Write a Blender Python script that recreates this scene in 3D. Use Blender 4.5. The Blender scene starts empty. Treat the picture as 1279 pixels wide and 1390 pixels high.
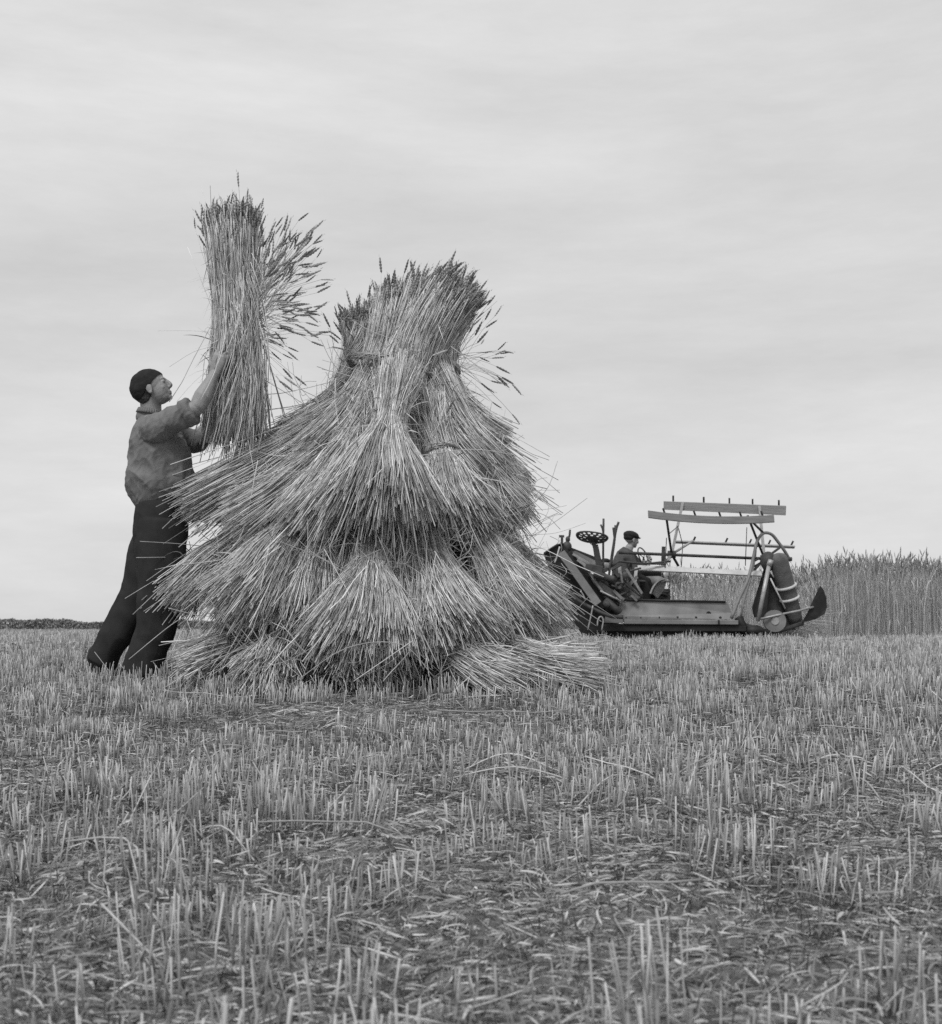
import bpy, bmesh, math, random
import numpy as np
from mathutils import Vector, Matrix, noise as mnoise

rng = np.random.default_rng(11)
random.seed(5)
SC = bpy.context.scene
COL = SC.collection

# ------------------------------------------------------------------ camera numbers
F, CX, CY, HOR, EYE = 1713.0, 639.5, 695.0, 850.0, 0.6
TH = math.atan((HOR - CY) / F)
CT, ST = math.cos(TH), math.sin(TH)

def W(px, py, d):
    u, v = (px - CX) / F, (CY - py) / F
    fy = CT - v * ST
    s = d / fy
    return np.array([u * s, d, EYE + (ST + v * CT) * s])

# ------------------------------------------------------------------ terrain
_py = [-3000, 1.5, 2.6, 4.5, 6.3, 7.3, 8, 10, 13, 16, 18, 22, 30, 60, 150, 400, 4000]
_pz = [0, 0, .01, .12, .235, .285, .31, .342, .368, .366, .362, .36, .36, .34, .3, .2, 0]
_ty = np.arange(-5, 70, .05)
_tz = np.interp(_ty, _py, _pz)
_k = np.exp(-.5 * (np.arange(-30, 31) * .05 / .5) ** 2); _k /= _k.sum()
_tz = np.convolve(np.pad(_tz, 30, mode='edge'), _k, 'valid')

def vnoise(x, y, s, seed=0):
    x = np.asarray(x, float) / s; y = np.asarray(y, float) / s
    xi = np.floor(x).astype(np.int64); yi = np.floor(y).astype(np.int64)
    fx = x - xi; fy = y - yi
    fx = fx * fx * (3 - 2 * fx); fy = fy * fy * (3 - 2 * fy)
    def h(a, b):
        n = (a * 374761393 + b * 668265263 + seed * 974634777) & 0x7fffffff
        n = ((n ^ (n >> 13)) * 1274126177) & 0x7fffffff
        return ((n ^ (n >> 16)) & 0xffff) / 65535.0
    return (h(xi, yi) * (1 - fx) + h(xi + 1, yi) * fx) * (1 - fy) + (h(xi, yi + 1) * (1 - fx) + h(xi + 1, yi + 1) * fx) * fy

def G(x, y):
    x = np.asarray(x, float); y = np.asarray(y, float)
    z = np.where((y > -4.9) & (y < 60), np.interp(y, _ty, _tz), np.interp(y, _py, _pz))
    a = np.clip(1 - (np.hypot(x, y) - 14) / 30, 0.0, 1)
    z = z + a * (.035 * (vnoise(x, y, 1.3, 3) - .5) + .035 * (vnoise(x, y, .35, 5) - .5) + .03 * (vnoise(x, y, .13, 8) - .5))
    return z

# ------------------------------------------------------------------ mesh building
class Geo:
    def __init__(s): s.v = []; s.f = []; s.n = 0
    def add(s, v, f):
        v = np.asarray(v, float).reshape(-1, 3)
        if isinstance(f, np.ndarray): s.f.append(f + s.n)
        else:
            d = {}
            for q in f: d.setdefault(len(q), []).append(q)
            for q in d.values(): s.f.append(np.array(q) + s.n)
        s.v.append(v); s.n += len(v)
        return s
    def mesh(s, name, smooth=False, off=None):
        me = bpy.data.meshes.new(name)
        v = np.concatenate(s.v) if s.v else np.zeros((0, 3))
        if off is not None: v = v - off
        tot = np.concatenate([np.full(len(f), f.shape[1]) for f in s.f]).astype(np.int32)
        idx = np.concatenate([f.ravel() for f in s.f]).astype(np.int32)
        st = np.concatenate([[0], np.cumsum(tot)[:-1]]).astype(np.int32)
        me.vertices.add(len(v)); me.vertices.foreach_set('co', v.astype(np.float32).ravel())
        me.loops.add(len(idx)); me.loops.foreach_set('vertex_index', idx)
        me.polygons.add(len(tot)); me.polygons.foreach_set('loop_start', st); me.polygons.foreach_set('loop_total', tot)
        me.polygons.foreach_set('use_smooth', np.full(len(tot), bool(smooth)))
        me.update(calc_edges=True)
        return me
    def build(s, name, mat, parent=None, smooth=False, bevel=0):
        off = np.array(parent['_w']) if parent is not None else None
        me = s.mesh(name, smooth, off)
        return link(name, me, mat, parent, bevel)

ROOTS = []
def link(name, me, mat, parent=None, bevel=0):
    o = bpy.data.objects.new(name, me); COL.objects.link(o)
    me.materials.clear(); me.materials.append(mat)
    if parent is not None:
        o.parent = parent
        o['_w'] = list(parent['_w'])
    else: o['_w'] = [0., 0., 0.]
    ROOTS.append(o)
    if bevel:
        m = o.modifiers.new('edge', 'BEVEL'); m.width = bevel; m.segments = 2; m.limit_method = 'ANGLE'
    return o

def thing(name, label, cat, loc, group=None):
    o = bpy.data.objects.new(name, None); COL.objects.link(o)
    o.empty_display_size = .1
    o.location = [float(a) for a in loc]; o['_w'] = [float(a) for a in loc]
    o['label'] = label; o['category'] = cat
    if group: o['group'] = group
    ROOTS.append(o)
    return o

def tagk(o, kind, label=None, cat=None):
    o['kind'] = kind
    if label: o['label'] = label
    if cat: o['category'] = cat
    return o

def norm(a): return a / (np.linalg.norm(a, axis=-1, keepdims=True) + 1e-12)

def tubes(P, R, sides=3, cap=True):
    P = np.asarray(P, float); R = np.asarray(R, float)
    N, K, _ = P.shape
    T = norm(np.gradient(P, axis=1))
    ref = norm(rng.normal(size=(N, 1, 3)) )
    Tm = norm(P[:, -1:] - P[:, :1])
    ref = norm(ref - (ref * Tm).sum(-1, keepdims=True) * Tm)
    n1 = norm(np.cross(T, ref)); n2 = np.cross(T, n1)
    a = np.arange(sides) * 2 * math.pi / sides
    V = P[:, :, None, :] + R[:, :, None, None] * (np.cos(a)[None, None, :, None] * n1[:, :, None, :] + np.sin(a)[None, None, :, None] * n2[:, :, None, :])
    base = (np.arange(N) * K * sides)[:, None, None]
    k = (np.arange(K - 1) * sides)[None, :, None]; j = np.arange(sides)[None, None, :]; j2 = (np.arange(sides) + 1) % sides
    j2 = j2[None, None, :]
    q = np.stack([base + k + j, base + k + j2, base + k + sides + j2, base + k + sides + j], -1).reshape(-1, 4)
    g = Geo(); g.add(V.reshape(-1, 3), q)
    if cap:
        b = (np.arange(N) * K * sides)[:, None]
        g.f.append(b + (K - 1) * sides + np.arange(sides)[None, :])
        g.f.append(b + np.arange(sides)[::-1][None, :])
    return g

def merge(dst, src):
    for f in src.f: dst.f.append(f + dst.n)
    dst.v += src.v; dst.n += src.n

def ribbons(P, Wd, side):
    """P N,K,3 ; Wd N,K half widths ; side N,3"""
    N, K, _ = P.shape
    A = P - side[:, None, :] * Wd[..., None]; B = P + side[:, None, :] * Wd[..., None]
    V = np.stack([A, B], 2).reshape(-1, 3)
    base = (np.arange(N) * K * 2)[:, None]; k = (np.arange(K - 1) * 2)[None, :]
    q = np.stack([base + k, base + k + 1, base + k + 3, base + k + 2], -1).reshape(-1, 4)
    g = Geo(); g.add(V, q); return g

def ear_template():
    rs = []; K = 11; L = .085
    for i in range(K):
        t = i / (K - 1)
        r = .0070 * (math.sin(math.pi * min(1, t * .92 + .08)) ** .45) * (1.12 if i % 2 else .72)
        if i == 0: r = .0016
        if i == K - 1: r = .001
        rs.append((t * L, r))
    V = []; S = 5
    for i, (z, r) in enumerate(rs):
        for s in range(S):
            a = 2 * math.pi * (s + .5 * (i % 2)) / S
            V.append((r * math.cos(a), r * .75 * math.sin(a) + .1 * z * z / L, z))
    Fc = []
    for i in range(K - 1):
        for s in range(S):
            Fc.append((i * S + s, i * S + (s + 1) % S, (i + 1) * S + (s + 1) % S, (i + 1) * S + s))
    # short awns
    for i in range(2, K, 2):
        for s in range(0, S, 2):
            z, r = rs[i]; a = 2 * math.pi * s / S + i
            b = len(V); c, q = math.cos(a), math.sin(a)
            V += [(r * c * .6, r * q * .6, z), (r * c * .6 + .0012 * q, r * q * .6 - .0012 * c, z), (r * c * 1.9, r * q * 1.9, z + .016)]
            Fc.append((b, b + 1, b + 2, b + 2))
    Fc = [f for f in Fc]
    return np.array(V), np.array(Fc)
EV, EF = ear_template()

def place(V, Fc, org, dirs, scale, roll=None):
    N = len(org); d = norm(dirs)
    ref = norm(rng.normal(size=(N, 3)))
    n1 = norm(np.cross(d, ref)); n2 = np.cross(d, n1)
    sc = np.asarray(scale)[:, None, None]
    X = org[:, None, :] + sc * (V[None, :, 0:1] * n1[:, None, :] + V[None, :, 1:2] * n2[:, None, :] + V[None, :, 2:3] * d[:, None, :])
    f = (Fc[None] + (np.arange(N) * len(V))[:, None, None]).reshape(-1, Fc.shape[1])
    return X.reshape(-1, 3), f

def ears_geo(org, dirs, scale=None):
    if scale is None: scale = rng.uniform(.75, 1.2, len(org))
    V, f = place(EV, EF, org, dirs, scale)
    tri = f[:, 2] == f[:, 3]
    g = Geo(); g.v.append(V); g.n = len(V)
    g.f.append(f[~tri]); g.f.append(f[tri][:, :3])
    return g

def A(*a): return np.array(a, float)
def rod(g, p, q, r, sides=8, r2=None):
    p = A(*p); q = A(*q)
    merge(g, tubes(np.stack([p, q])[None], np.array([[r, r if r2 is None else r2]]), sides)); return g
def path(g, pts, r, sides=8):
    P = np.array(pts, float)[None]
    merge(g, tubes(P, np.full((1, P.shape[1]), r) if np.isscalar(r) else np.array(r, float)[None], sides)); return g
def smoothpath(pts, n=6):
    P = [A(*p) for p in pts]; P = [2 * P[0] - P[1]] + P + [2 * P[-1] - P[-2]]
    out = []
    for i in range(1, len(P) - 2):
        for k in range(n):
            t = k / n
            out.append(.5 * ((2 * P[i]) + (-P[i - 1] + P[i + 1]) * t + (2 * P[i - 1] - 5 * P[i] + 4 * P[i + 1] - P[i + 2]) * t * t + (-P[i - 1] + 3 * P[i] - 3 * P[i + 1] + P[i + 2]) * t ** 3))
    out.append(P[-2]); return out
def bar(g, p, q, w, h, up=(0, 0, 1)):
    p = A(*p); q = A(*q); t = norm(q - p); s = norm(np.cross(t, A(*up))); u = np.cross(s, t)
    V = []
    for c in (p, q):
        for a, b in ((-1, -1), (1, -1), (1, 1), (-1, 1)): V.append(c + s * a * w / 2 + u * b * h / 2)
    g.add(V, [(0, 1, 2, 3), (7, 6, 5, 4), (0, 4, 5, 1), (1, 5, 6, 2), (2, 6, 7, 3), (3, 7, 4, 0)]); return g
def plate(g, pts, thick):
    P = np.array(pts, float); n = norm(np.cross(P[1] - P[0], P[2] - P[0])) * thick / 2
    N = len(P); V = np.concatenate([P - n, P + n])
    f = [tuple(range(N))[::-1], tuple(range(N, 2 * N))] + [(i, (i + 1) % N, N + (i + 1) % N, N + i) for i in range(N)]
    g.add(V, f); return g
def lathe(g, c, axis, prof, seg=24):
    """prof: list (along, radius)"""
    c = A(*c); t = norm(A(*axis)); ref = A(0, 0, 1) if abs(t[2]) < .9 else A(1, 0, 0)
    s = norm(np.cross(t, ref)); u = np.cross(t, s)
    V = []; n = len(prof)
    for a, r in prof:
        for k in range(seg):
            an = 2 * math.pi * k / seg; V.append(c + t * a + s * r * math.cos(an) + u * r * math.sin(an))
    f = [(i * seg + k, i * seg + (k + 1) % seg, (i + 1) * seg + (k + 1) % seg, (i + 1) * seg + k) for i in range(n - 1) for k in range(seg)]
    f += [tuple(range(seg))[::-1], tuple(range((n - 1) * seg, n * seg))]
    g.add(V, f); return g
def ell(g, c, r, axes=None, nu=20, nv=12):
    c = A(*c); V = []; M = np.eye(3) if axes is None else np.array(axes)
    for i in range(nv + 1):
        th = math.pi * (i + (.02 if i == 0 else -.02 if i == nv else 0)) / nv
        for k in range(nu):
            a = 2 * math.pi * k / nu
            l = A(r[0] * math.sin(th) * math.cos(a), r[1] * math.sin(th) * math.sin(a), r[2] * math.cos(th))
            V.append(c + l @ M)
    f = [(i * nu + k, i * nu + (k + 1) % nu, (i + 1) * nu + (k + 1) % nu, (i + 1) * nu + k) for i in range(nv) for k in range(nu)]
    f += [tuple(range(nu))[::-1], tuple(range(nv * nu, (nv + 1) * nu))]
    g.add(V, f); return g
def loft(g, pts, ab, side=(0, 1, 0), seg=20, sub=3, dome=True):
    """elliptical loft: a radius along side, b across; rounded ends"""
    P = np.array(smoothpath(pts, sub)); ab = np.array(ab, float)
    tt = np.linspace(0, len(ab) - 1, len(P)); a = np.interp(tt, range(len(ab)), ab[:, 0]); b = np.interp(tt, range(len(ab)), ab[:, 1])
    if dome:
        t0 = norm(P[0] - P[1]); t1 = norm(P[-1] - P[-2]); m0 = min(a[0], b[0]); m1 = min(a[-1], b[-1])
        P = np.concatenate([[P[0] + t0 * m0 * .7], [P[0] + t0 * m0 * .45], P, [P[-1] + t1 * m1 * .45], [P[-1] + t1 * m1 * .7]])
        a = np.concatenate([[a[0] * .3, a[0] * .75], a, [a[-1] * .75, a[-1] * .3]]); b = np.concatenate([[b[0] * .3, b[0] * .75], b, [b[-1] * .75, b[-1] * .3]])
    T = norm(np.gradient(P, axis=0)); S = A(*side)[None] - (T @ A(*side))[:, None] * T; S = norm(S); U = np.cross(T, S)
    an = np.arange(seg) * 2 * math.pi / seg
    V = P[:, None] + S[:, None] * (a[:, None] * np.cos(an))[..., None] + U[:, None] * (b[:, None] * np.sin(an))[..., None]
    n = len(P)
    f = [(i * seg + k, i * seg + (k + 1) % seg, (i + 1) * seg + (k + 1) % seg, (i + 1) * seg + k) for i in range(n - 1) for k in range(seg)]
    f += [tuple(range(seg))[::-1], tuple(range((n - 1) * seg, n * seg))]
    g.add(V.reshape(-1, 3), f); return g

def voxel(g, name, size, off=None, smooth=4, disp=None):
    me = g.mesh('tmp', True, off)
    o = bpy.data.objects.new('tmp', me); COL.objects.link(o)
    m = o.modifiers.new('r', 'REMESH'); m.mode = 'VOXEL'; m.voxel_size = size; m.use_smooth_shade = True
    if smooth:
        m = o.modifiers.new('s', 'SMOOTH'); m.iterations = smooth; m.factor = .5
    dg = bpy.context.evaluated_depsgraph_get(); dg.update()
    out = bpy.data.meshes.new_from_object(o.evaluated_get(dg)); out.name = name
    bpy.data.objects.remove(o)
    if disp:
        n = len(out.vertices); co = np.empty(n * 3, np.float32); no = np.empty(n * 3, np.float32)
        out.vertices.foreach_get('co', co); out.vertices.foreach_get('normal', no)
        co = co.reshape(-1, 3).astype(float); no = no.reshape(-1, 3)
        w = co + (off if off is not None else 0)
        dd = np.array([disp(Vector(p)) for p in w])
        co = co + no * dd[:, None]
        out.vertices.foreach_set('co', co.astype(np.float32).ravel()); out.update()
    out.polygons.foreach_set('use_smooth', np.full(len(out.polygons), True))
    return out

# ------------------------------------------------------------------ materials (grey film)
def mat(name, c, rough=.7, island=None, nscale=30, namp=.15, bump=0, bscale=60, spec=.3, metal=0, stretch=(1, 1, 1), trans=0):
    m = bpy.data.materials.new(name); m.use_nodes = True; nt = m.node_tree; N = nt.nodes; L = nt.links
    b = N['Principled BSDF']; b.inputs['Roughness'].default_value = rough
    b.inputs['Specular IOR Level'].default_value = spec; b.inputs['Metallic'].default_value = metal
    tc = N.new('ShaderNodeTexCoord'); mp = N.new('ShaderNodeMapping'); mp.inputs['Scale'].default_value = stretch
    L.new(tc.outputs['Object'], mp.inputs['Vector'])
    nz = N.new('ShaderNodeTexNoise'); nz.inputs['Scale'].default_value = nscale; nz.inputs['Detail'].default_value = 5
    L.new(mp.outputs[0], nz.inputs['Vector'])
    mr = N.new('ShaderNodeMapRange'); mr.inputs[1].default_value = .3; mr.inputs[2].default_value = .7
    mr.inputs[3].default_value = 1 - namp; mr.inputs[4].default_value = 1 + namp; L.new(nz.outputs[0], mr.inputs[0])
    mul = N.new('ShaderNodeMath'); mul.operation = 'MULTIPLY'; L.new(mr.outputs[0], mul.inputs[0])
    if island:
        ge = N.new('ShaderNodeNewGeometry'); cr = N.new('ShaderNodeValToRGB')
        el = cr.color_ramp.elements
        el[0].position = 0; el[0].color = (island[0],) * 3 + (1,); el[1].position = 1; el[1].color = (island[2],) * 3 + (1,)
        e = el.new(.5); e.color = (island[1],) * 3 + (1,)
        L.new(ge.outputs['Random Per Island'], cr.inputs[0]); L.new(cr.outputs[0], mul.inputs[1])
    else: mul.inputs[1].default_value = c
    L.new(mul.outputs[0], b.inputs['Base Color'])
    if bump:
        n2 = N.new('ShaderNodeTexNoise'); n2.inputs['Scale'].default_value = bscale; n2.inputs['Detail'].default_value = 6
        L.new(mp.outputs[0], n2.inputs['Vector'])
        bp = N.new('ShaderNodeBump'); bp.inputs['Strength'].default_value = bump; bp.inputs['Distance'].default_value = .02
        L.new(n2.outputs[0], bp.inputs['Height']); L.new(bp.outputs[0], b.inputs['Normal'])
    if trans:
        b.inputs['Transmission Weight'].default_value = 0
    return m

M = dict(
    straw=mat('straw', .4, .45, (.24, .54, .86), 12, .22, spec=.4),
    ear=mat('grain ear', .2, .75, (.12, .26, .48), 90, .3),
    leaf=mat('dry leaf', .3, .65, (.12, .32, .6), 20, .25),
    band=mat('straw band', .35, .6, (.2, .32, .5), 20, .2),
    stub=mat('stubble', .3, .6, (.15, .31, .56), 25, .25),
    litter=mat('litter', .2, .75, (.11, .26, .52), 25, .3),
    grass=mat('weed grass', .12, .6, (.08, .15, .27), 25, .25),
    loose=mat('loose straw', .5, .5, (.28, .42, .62), 12, .12),
    crop=mat('crop stalk', .3, .55, (.24, .46, .72), 6, .3),
    cropear=mat('crop ear', .2, .7, (.13, .26, .42), 50, .3),
    hedge=mat('hedge leaf', .1, .8, (.10, .17, .26), .3, .4),
    skin=mat('skin', .28, .5, None, 40, .1, .15, 160, spec=.4),
    shirt=mat('shirt cloth', .17, .85, None, 14, .12, .25, 260),
    trousers=mat('trouser cloth', .034, .95, None, 10, .2, .25, 260, spec=.1),
    cap=mat('cap cloth', .03, .95, None, 30, .2, .3, 300, spec=.1),
    hair=mat('hair', .06, .8, None, 60, .3, .5, 300),
    shoe=mat('shoe leather', .02, .5, None, 30, .3, .2, 60),
    jacket=mat('jacket cloth', .075, .9, None, 14, .2, .3, 120),
    wood_l=mat('pale weathered wood', .34, .75, None, 5, .18, .2, 20, stretch=(1, 8, 14)),
    wood_d=mat('grey weathered wood', .17, .8, None, 5, .22, .2, 20, stretch=(1, 8, 14)),
    sheet=mat('painted sheet iron', .19, .55, None, 4, .3, .15, 12, spec=.4),
    iron=mat('dark iron', .05, .6, None, 9, .4, .2, 40, spec=.4),
    black=mat('greasy black iron', .02, .6, None, 9, .4, .2, 40),
    steel=mat('worn steel', .34, .45, None, 9, .3, .1, 40, spec=.5, metal=.3),
    canvas=mat('canvas', .12, .85, None, 8, .3, .3, 50),
    pale=mat('pale band', .5, .6, None, 10, .15),
    tyre=mat('tyre rubber', .035, .85, None, 20, .3, .2, 60),
)

# soil
def soil():
    m = bpy.data.materials.new('soil'); m.use_nodes = True; nt = m.node_tree; N = nt.nodes; L = nt.links
    b = N['Principled BSDF']; b.inputs['Roughness'].default_value = .95; b.inputs['Specular IOR Level'].default_value = .15
    tc = N.new('ShaderNodeTexCoord')
    def nz(s, d):
        n = N.new('ShaderNodeTexNoise'); n.inputs['Scale'].default_value = s; n.inputs['Detail'].default_value = d
        L.new(tc.outputs['Object'], n.inputs['Vector']); return n
    a = nz(1.1, 4); c = nz(14, 8); d = nz(90, 4)
    r1 = N.new('ShaderNodeValToRGB'); r1.color_ramp.elements[0].color = (.10, .10, .10, 1); r1.color_ramp.elements[1].color = (.27, .27, .27, 1)
    r1.color_ramp.elements[0].position = .35; r1.color_ramp.elements[1].position = .65
    L.new(c.outputs[0], r1.inputs[0])
    mr = N.new('ShaderNodeMapRange'); mr.inputs[1].default_value = .35; mr.inputs[2].default_value = .65; mr.inputs[3].default_value = .8; mr.inputs[4].default_value = 1.3
    L.new(a.outputs[0], mr.inputs[0])
    mu = N.new('ShaderNodeMath'); mu.operation = 'MULTIPLY'; L.new(r1.outputs[0], mu.inputs[0]); L.new(mr.outputs[0], mu.inputs[1])
    L.new(mu.outputs[0], b.inputs['Base Color'])
    ad = N.new('ShaderNodeMath'); ad.operation = 'ADD'; L.new(c.outputs[0], ad.inputs[0]); L.new(d.outputs[0], ad.inputs[1])
    bp = N.new('ShaderNodeBump'); bp.inputs['Strength'].default_value = .8; bp.inputs['Distance'].default_value = .03
    L.new(ad.outputs[0], bp.inputs['Height']); L.new(bp.outputs[0], b.inputs['Normal'])
    return m
M['soil'] = soil()

# ------------------------------------------------------------------ ground sheet
def axisgrid(fine, step, far, grow):
    a = list(np.arange(0, fine, step)); s = step
    while a[-1] < far: s *= grow; a.append(a[-1] + s)
    return np.array(a)
gx = axisgrid(4.5, .055, 4000, 1.12); gx = np.concatenate([-gx[:0:-1], gx])
gyf = axisgrid(11, .055, 4000, 1.08); gyb = axisgrid(.5, .1, 4000, 1.3)
gy = np.concatenate([-gyb[:0:-1], gyf])
X, Y = np.meshgrid(gx, gy); Z = G(X, Y)
nx, ny = len(gx), len(gy)
ii = (np.arange(ny - 1)[:, None] * nx + np.arange(nx - 1)[None]).ravel()
g = Geo(); g.add(np.stack([X, Y, Z], -1).reshape(-1, 3), np.stack([ii, ii + 1, ii + nx + 1, ii + nx], -1))
fld = g.build('field', M['soil'], smooth=True); tagk(fld, 'structure', 'stubble field soil rising to a low crest', None)
del fld['label']

# ------------------------------------------------------------------ field cover
STX, STY = -.50, 7.5
def scatter(n, y0, y1, k=.42, m=1.7, power=1.0):
    """random ground points inside the widened view wedge, density uniform"""
    y = np.sqrt(rng.uniform(y0 ** 2, y1 ** 2, n * 2)) if power == 1 else rng.uniform(y0, y1, n * 2)
    x = rng.uniform(-1, 1, n * 2) * (k * y + m)
    p = (np.abs(x) < k * y + m)
    return x[p][:n], y[p][:n]

def stubble(n, y0, y1, per, r, K, sides, hmean, rows=True, mask=True):
    cx, cy = scatter(n, y0, y1)
    if rows: cy = np.round((cy + .05 * np.sin(cx * .8)) / .17) * .17 + rng.normal(0, .018, len(cy)) - .05 * np.sin(cx * .8)
    if mask:
        mk = vnoise(cx, cy, .8, 21) * .6 + vnoise(cx, cy, .3, 22) * .4
        keep = (mk > .43) | (cy > 5.2) & (mk > .36) | (cy > 8)
        cx, cy = cx[keep], cy[keep]
    keep = np.hypot(cx - STX, cy - STY) > .85
    cx, cy = cx[keep], cy[keep]
    n = len(cx); cnt = rng.poisson(per, n) + 1
    ix = np.repeat(np.arange(n), cnt); N = len(ix)
    x = cx[ix] + rng.normal(0, .038, N); y = cy[ix] + rng.normal(0, .014, N)
    hb = np.clip(rng.normal(hmean, .025, n), .04, .24)[ix] * (.75 + .4 * vnoise(cx, cy, .9, 31)[ix])
    h = hb * np.clip(rng.normal(1, .1, N), .5, 1.3)
    le = rng.normal(0, .08, (n, 2))[ix] + rng.normal(0, .08, (N, 2))
    wild = rng.random(N) < .07; le[wild] += rng.normal(0, .45, (wild.sum(), 2))
    z = G(x, y) - .01
    t = np.linspace(0, 1, K)
    P = np.stack([x[:, None] + le[:, :1] * h[:, None] * t, y[:, None] + le[:, 1:] * h[:, None] * t, z[:, None] + h[:, None] * t], -1)
    P[:, 1:-1] += rng.normal(0, .0025, P[:, 1:-1].shape)
    rr = rng.uniform(.75, 1.25, N) * r
    R = rr[:, None] * np.linspace(1.1, .95, K)[None]
    return tubes(P, R, sides)

g = stubble(5600, 1.2, 9, 7, .0018, 3, 5, .10)
merge(g, stubble(9000, 9, 17, 6, .0026, 2, 3, .10, mask=False))
merge(g, stubble(6000, 17, 42, 6,   .0055, 2, 3, .12, rows=False, mask=False))
o = g.build('stubble', M['stub'], smooth=True)
tagk(o, 'stuff', 'cut straw stubble standing in short rows over the field', 'stubble')

def lying(n, y0, y1, l0, l1, w0, w1, zmax, arch, mask=None):
    x, y = scatter(n, y0, y1)
    if mask is not None:
        k = mask(x, y); x, y = x[k], y[k]
    n = len(x); L = rng.uniform(l0, l1, n); a = rng.uniform(0, 2 * math.pi, n)
    K = 5; t = np.linspace(-.5, .5, K)
    cur = rng.normal(0, .35, n)
    dx, dy = np.cos(a), np.sin(a)
    s = t[None] * L[:, None]; c = (t[None] ** 2 - .08) * L[:, None] * cur[:, None]
    px = x[:, None] + dx[:, None] * s - dy[:, None] * c; py = y[:, None] + dy[:, None] * s + dx[:, None] * c
    z0 = rng.uniform(.002, 1, n) ** 2 * zmax; tilt = rng.normal(0, .12, n)
    pz = G(px, py) + z0[:, None] + .003 + tilt[:, None] * s + arch * rng.uniform(0, 1, n)[:, None] * (.25 - t[None] ** 2) * L[:, None]
    pz = np.maximum(pz, G(px, py) + .002)
    P = np.stack([px, py, pz], -1)
    wd = rng.uniform(w0, w1, n)[:, None] * np.array([.45, .9, 1, .8, .2])[None]
    side = norm(np.stack([-dy, dx, rng.normal(0, .8, n)], -1))
    return P, wd, side

P, wd, sd = lying(150000, 1.2, 9, .015, .085, .0009, .0030, .045, .3)
g = ribbons(P, wd, sd)
P, wd, sd = lying(120000, 1.2, 4.6, .008, .05, .0007, .0024, .03, .5)
merge(g, ribbons(P, wd, sd))
P, wd, sd = lying(26000, 9, 20, .08, .22, .002, .005, .08, .6)
merge(g, ribbons(P, wd, sd))
P, wd, sd = lying(9000, 1.2, 10, .04, .17, 1, 1, .035, .12)
merge(g, tubes(P, np.full(P.shape[:2], .0018), 4))
o = g.build('straw_litter', M['litter'], smooth=True)
tagk(o, 'stuff', 'broken straw and dead leaf litter on the soil', 'litter')

def blades(n, y0, y1, h0, h1, w, mask):
    x, y = scatter(n, y0, y1)
    k = mask(x, y); x, y = x[k], y[k]; n = len(x)
    h = rng.uniform(h0, h1, n); a = rng.uniform(0, 2 * math.pi, n); b = rng.uniform(.15, 1.1, n)
    t = np.linspace(0, 1, 5)
    out = b[:, None] * h[:, None] * t ** 1.8; up = h[:, None] * (t - .38 * b[:, None] * t ** 2.6)
    P = np.stack([x[:, None] + np.cos(a)[:, None] * out, y[:, None] + np.sin(a)[:, None] * out, G(x, y)[:, None] - .004 + up], -1)
    wd = w * rng.uniform(.6, 1.3, n)[:, None] * np.array([.7, 1, .9, .6, .08])[None]
    side = np.stack([-np.sin(a), np.cos(a), 0 * a], -1)
    return ribbons(P, wd, norm(side))
def gm(x, y): return (vnoise(x, y, .7, 41) * .6 + vnoise(x, y, .2, 42) * .4) + rng.normal(0, .07, len(x)) > .45
g = blades(110000, 1.2, 9, .02, .10, .0015, gm)
merge(g, blades(26000, 9, 18, .05, .13, .003, gm))
o = g.build('weed_grass', M['grass'], smooth=True)
tagk(o, 'stuff', 'low dark weed grass growing between the stubble', 'grass')

# long loose straws on the ground
P, wd, sd = lying(330, 1.8, 14, .2, .6, 1, 1, .08, .1)
g = tubes(P, np.full(P.shape[:2], .0023) * rng.uniform(.8, 1.25, (len(P), 1)), 5)
def bent(pts, r=.0024):
    path(g, smoothpath(pts, 4), r, 5)
def on(px, py, d, up=0):
    p = W(px, py, d); return p
# a few conspicuous ones, as laid in the photograph
def gl(px, py, lift=.03):
    """ground point seen at that pixel"""
    lo = None
    for d in np.arange(1.3, 16, .03):
        p = W(px, py, d)
        if p[2] <= G(p[0], p[1]): return p + A(0, 0, lift)
    return W(px, py, 16)
for a in [((620, 1058), (690, 1052), (760, 1056)), ((600, 1068), (700, 1072), (800, 1076)), ((775, 1115), (830, 1085), (880, 1070)),
          ((870, 1062), (910, 1100), (950, 1130)), ((1130, 1080), (1170, 1090), (1200, 1100)), ((205, 935), (213, 955), (222, 985)), ((240, 1150), (300, 1160), (345, 1180))]:
    bent([gl(x, y, .02 + .05 * (i == 1)) for i, (x, y) in enumerate(a)], .0026)
o = g.build('loose_straw', M['loose'], smooth=True)
tagk(o, 'stuff', 'long pale straws dropped on the stubble', 'loose straw')

# ------------------------------------------------------------------ sheaves
def axis_eval(E, Wt, B, tw, t):
    C = (Wt - (1 - tw) ** 2 * E - tw ** 2 * B) / (2 * tw * (1 - tw))
    t = t[..., None]
    p = (1 - t) ** 2 * E + 2 * t * (1 - t) * C + t * t * B
    d = 2 * (1 - t) * (C - E) + 2 * t * (B - C)
    return p, norm(d)

def rprofile(t, tw, Re, Rw, Rb, pe=1.1, pb=.95):
    a = np.clip((tw - t) / tw, 0, 1.3); b = np.clip((t - tw) / (1 - tw), 0, 1.3)
    base = Rw + (Re - Rw) * a ** pe * (t < tw) + (Rb - Rw) * b ** pb * (t >= tw)
    return base

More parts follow.
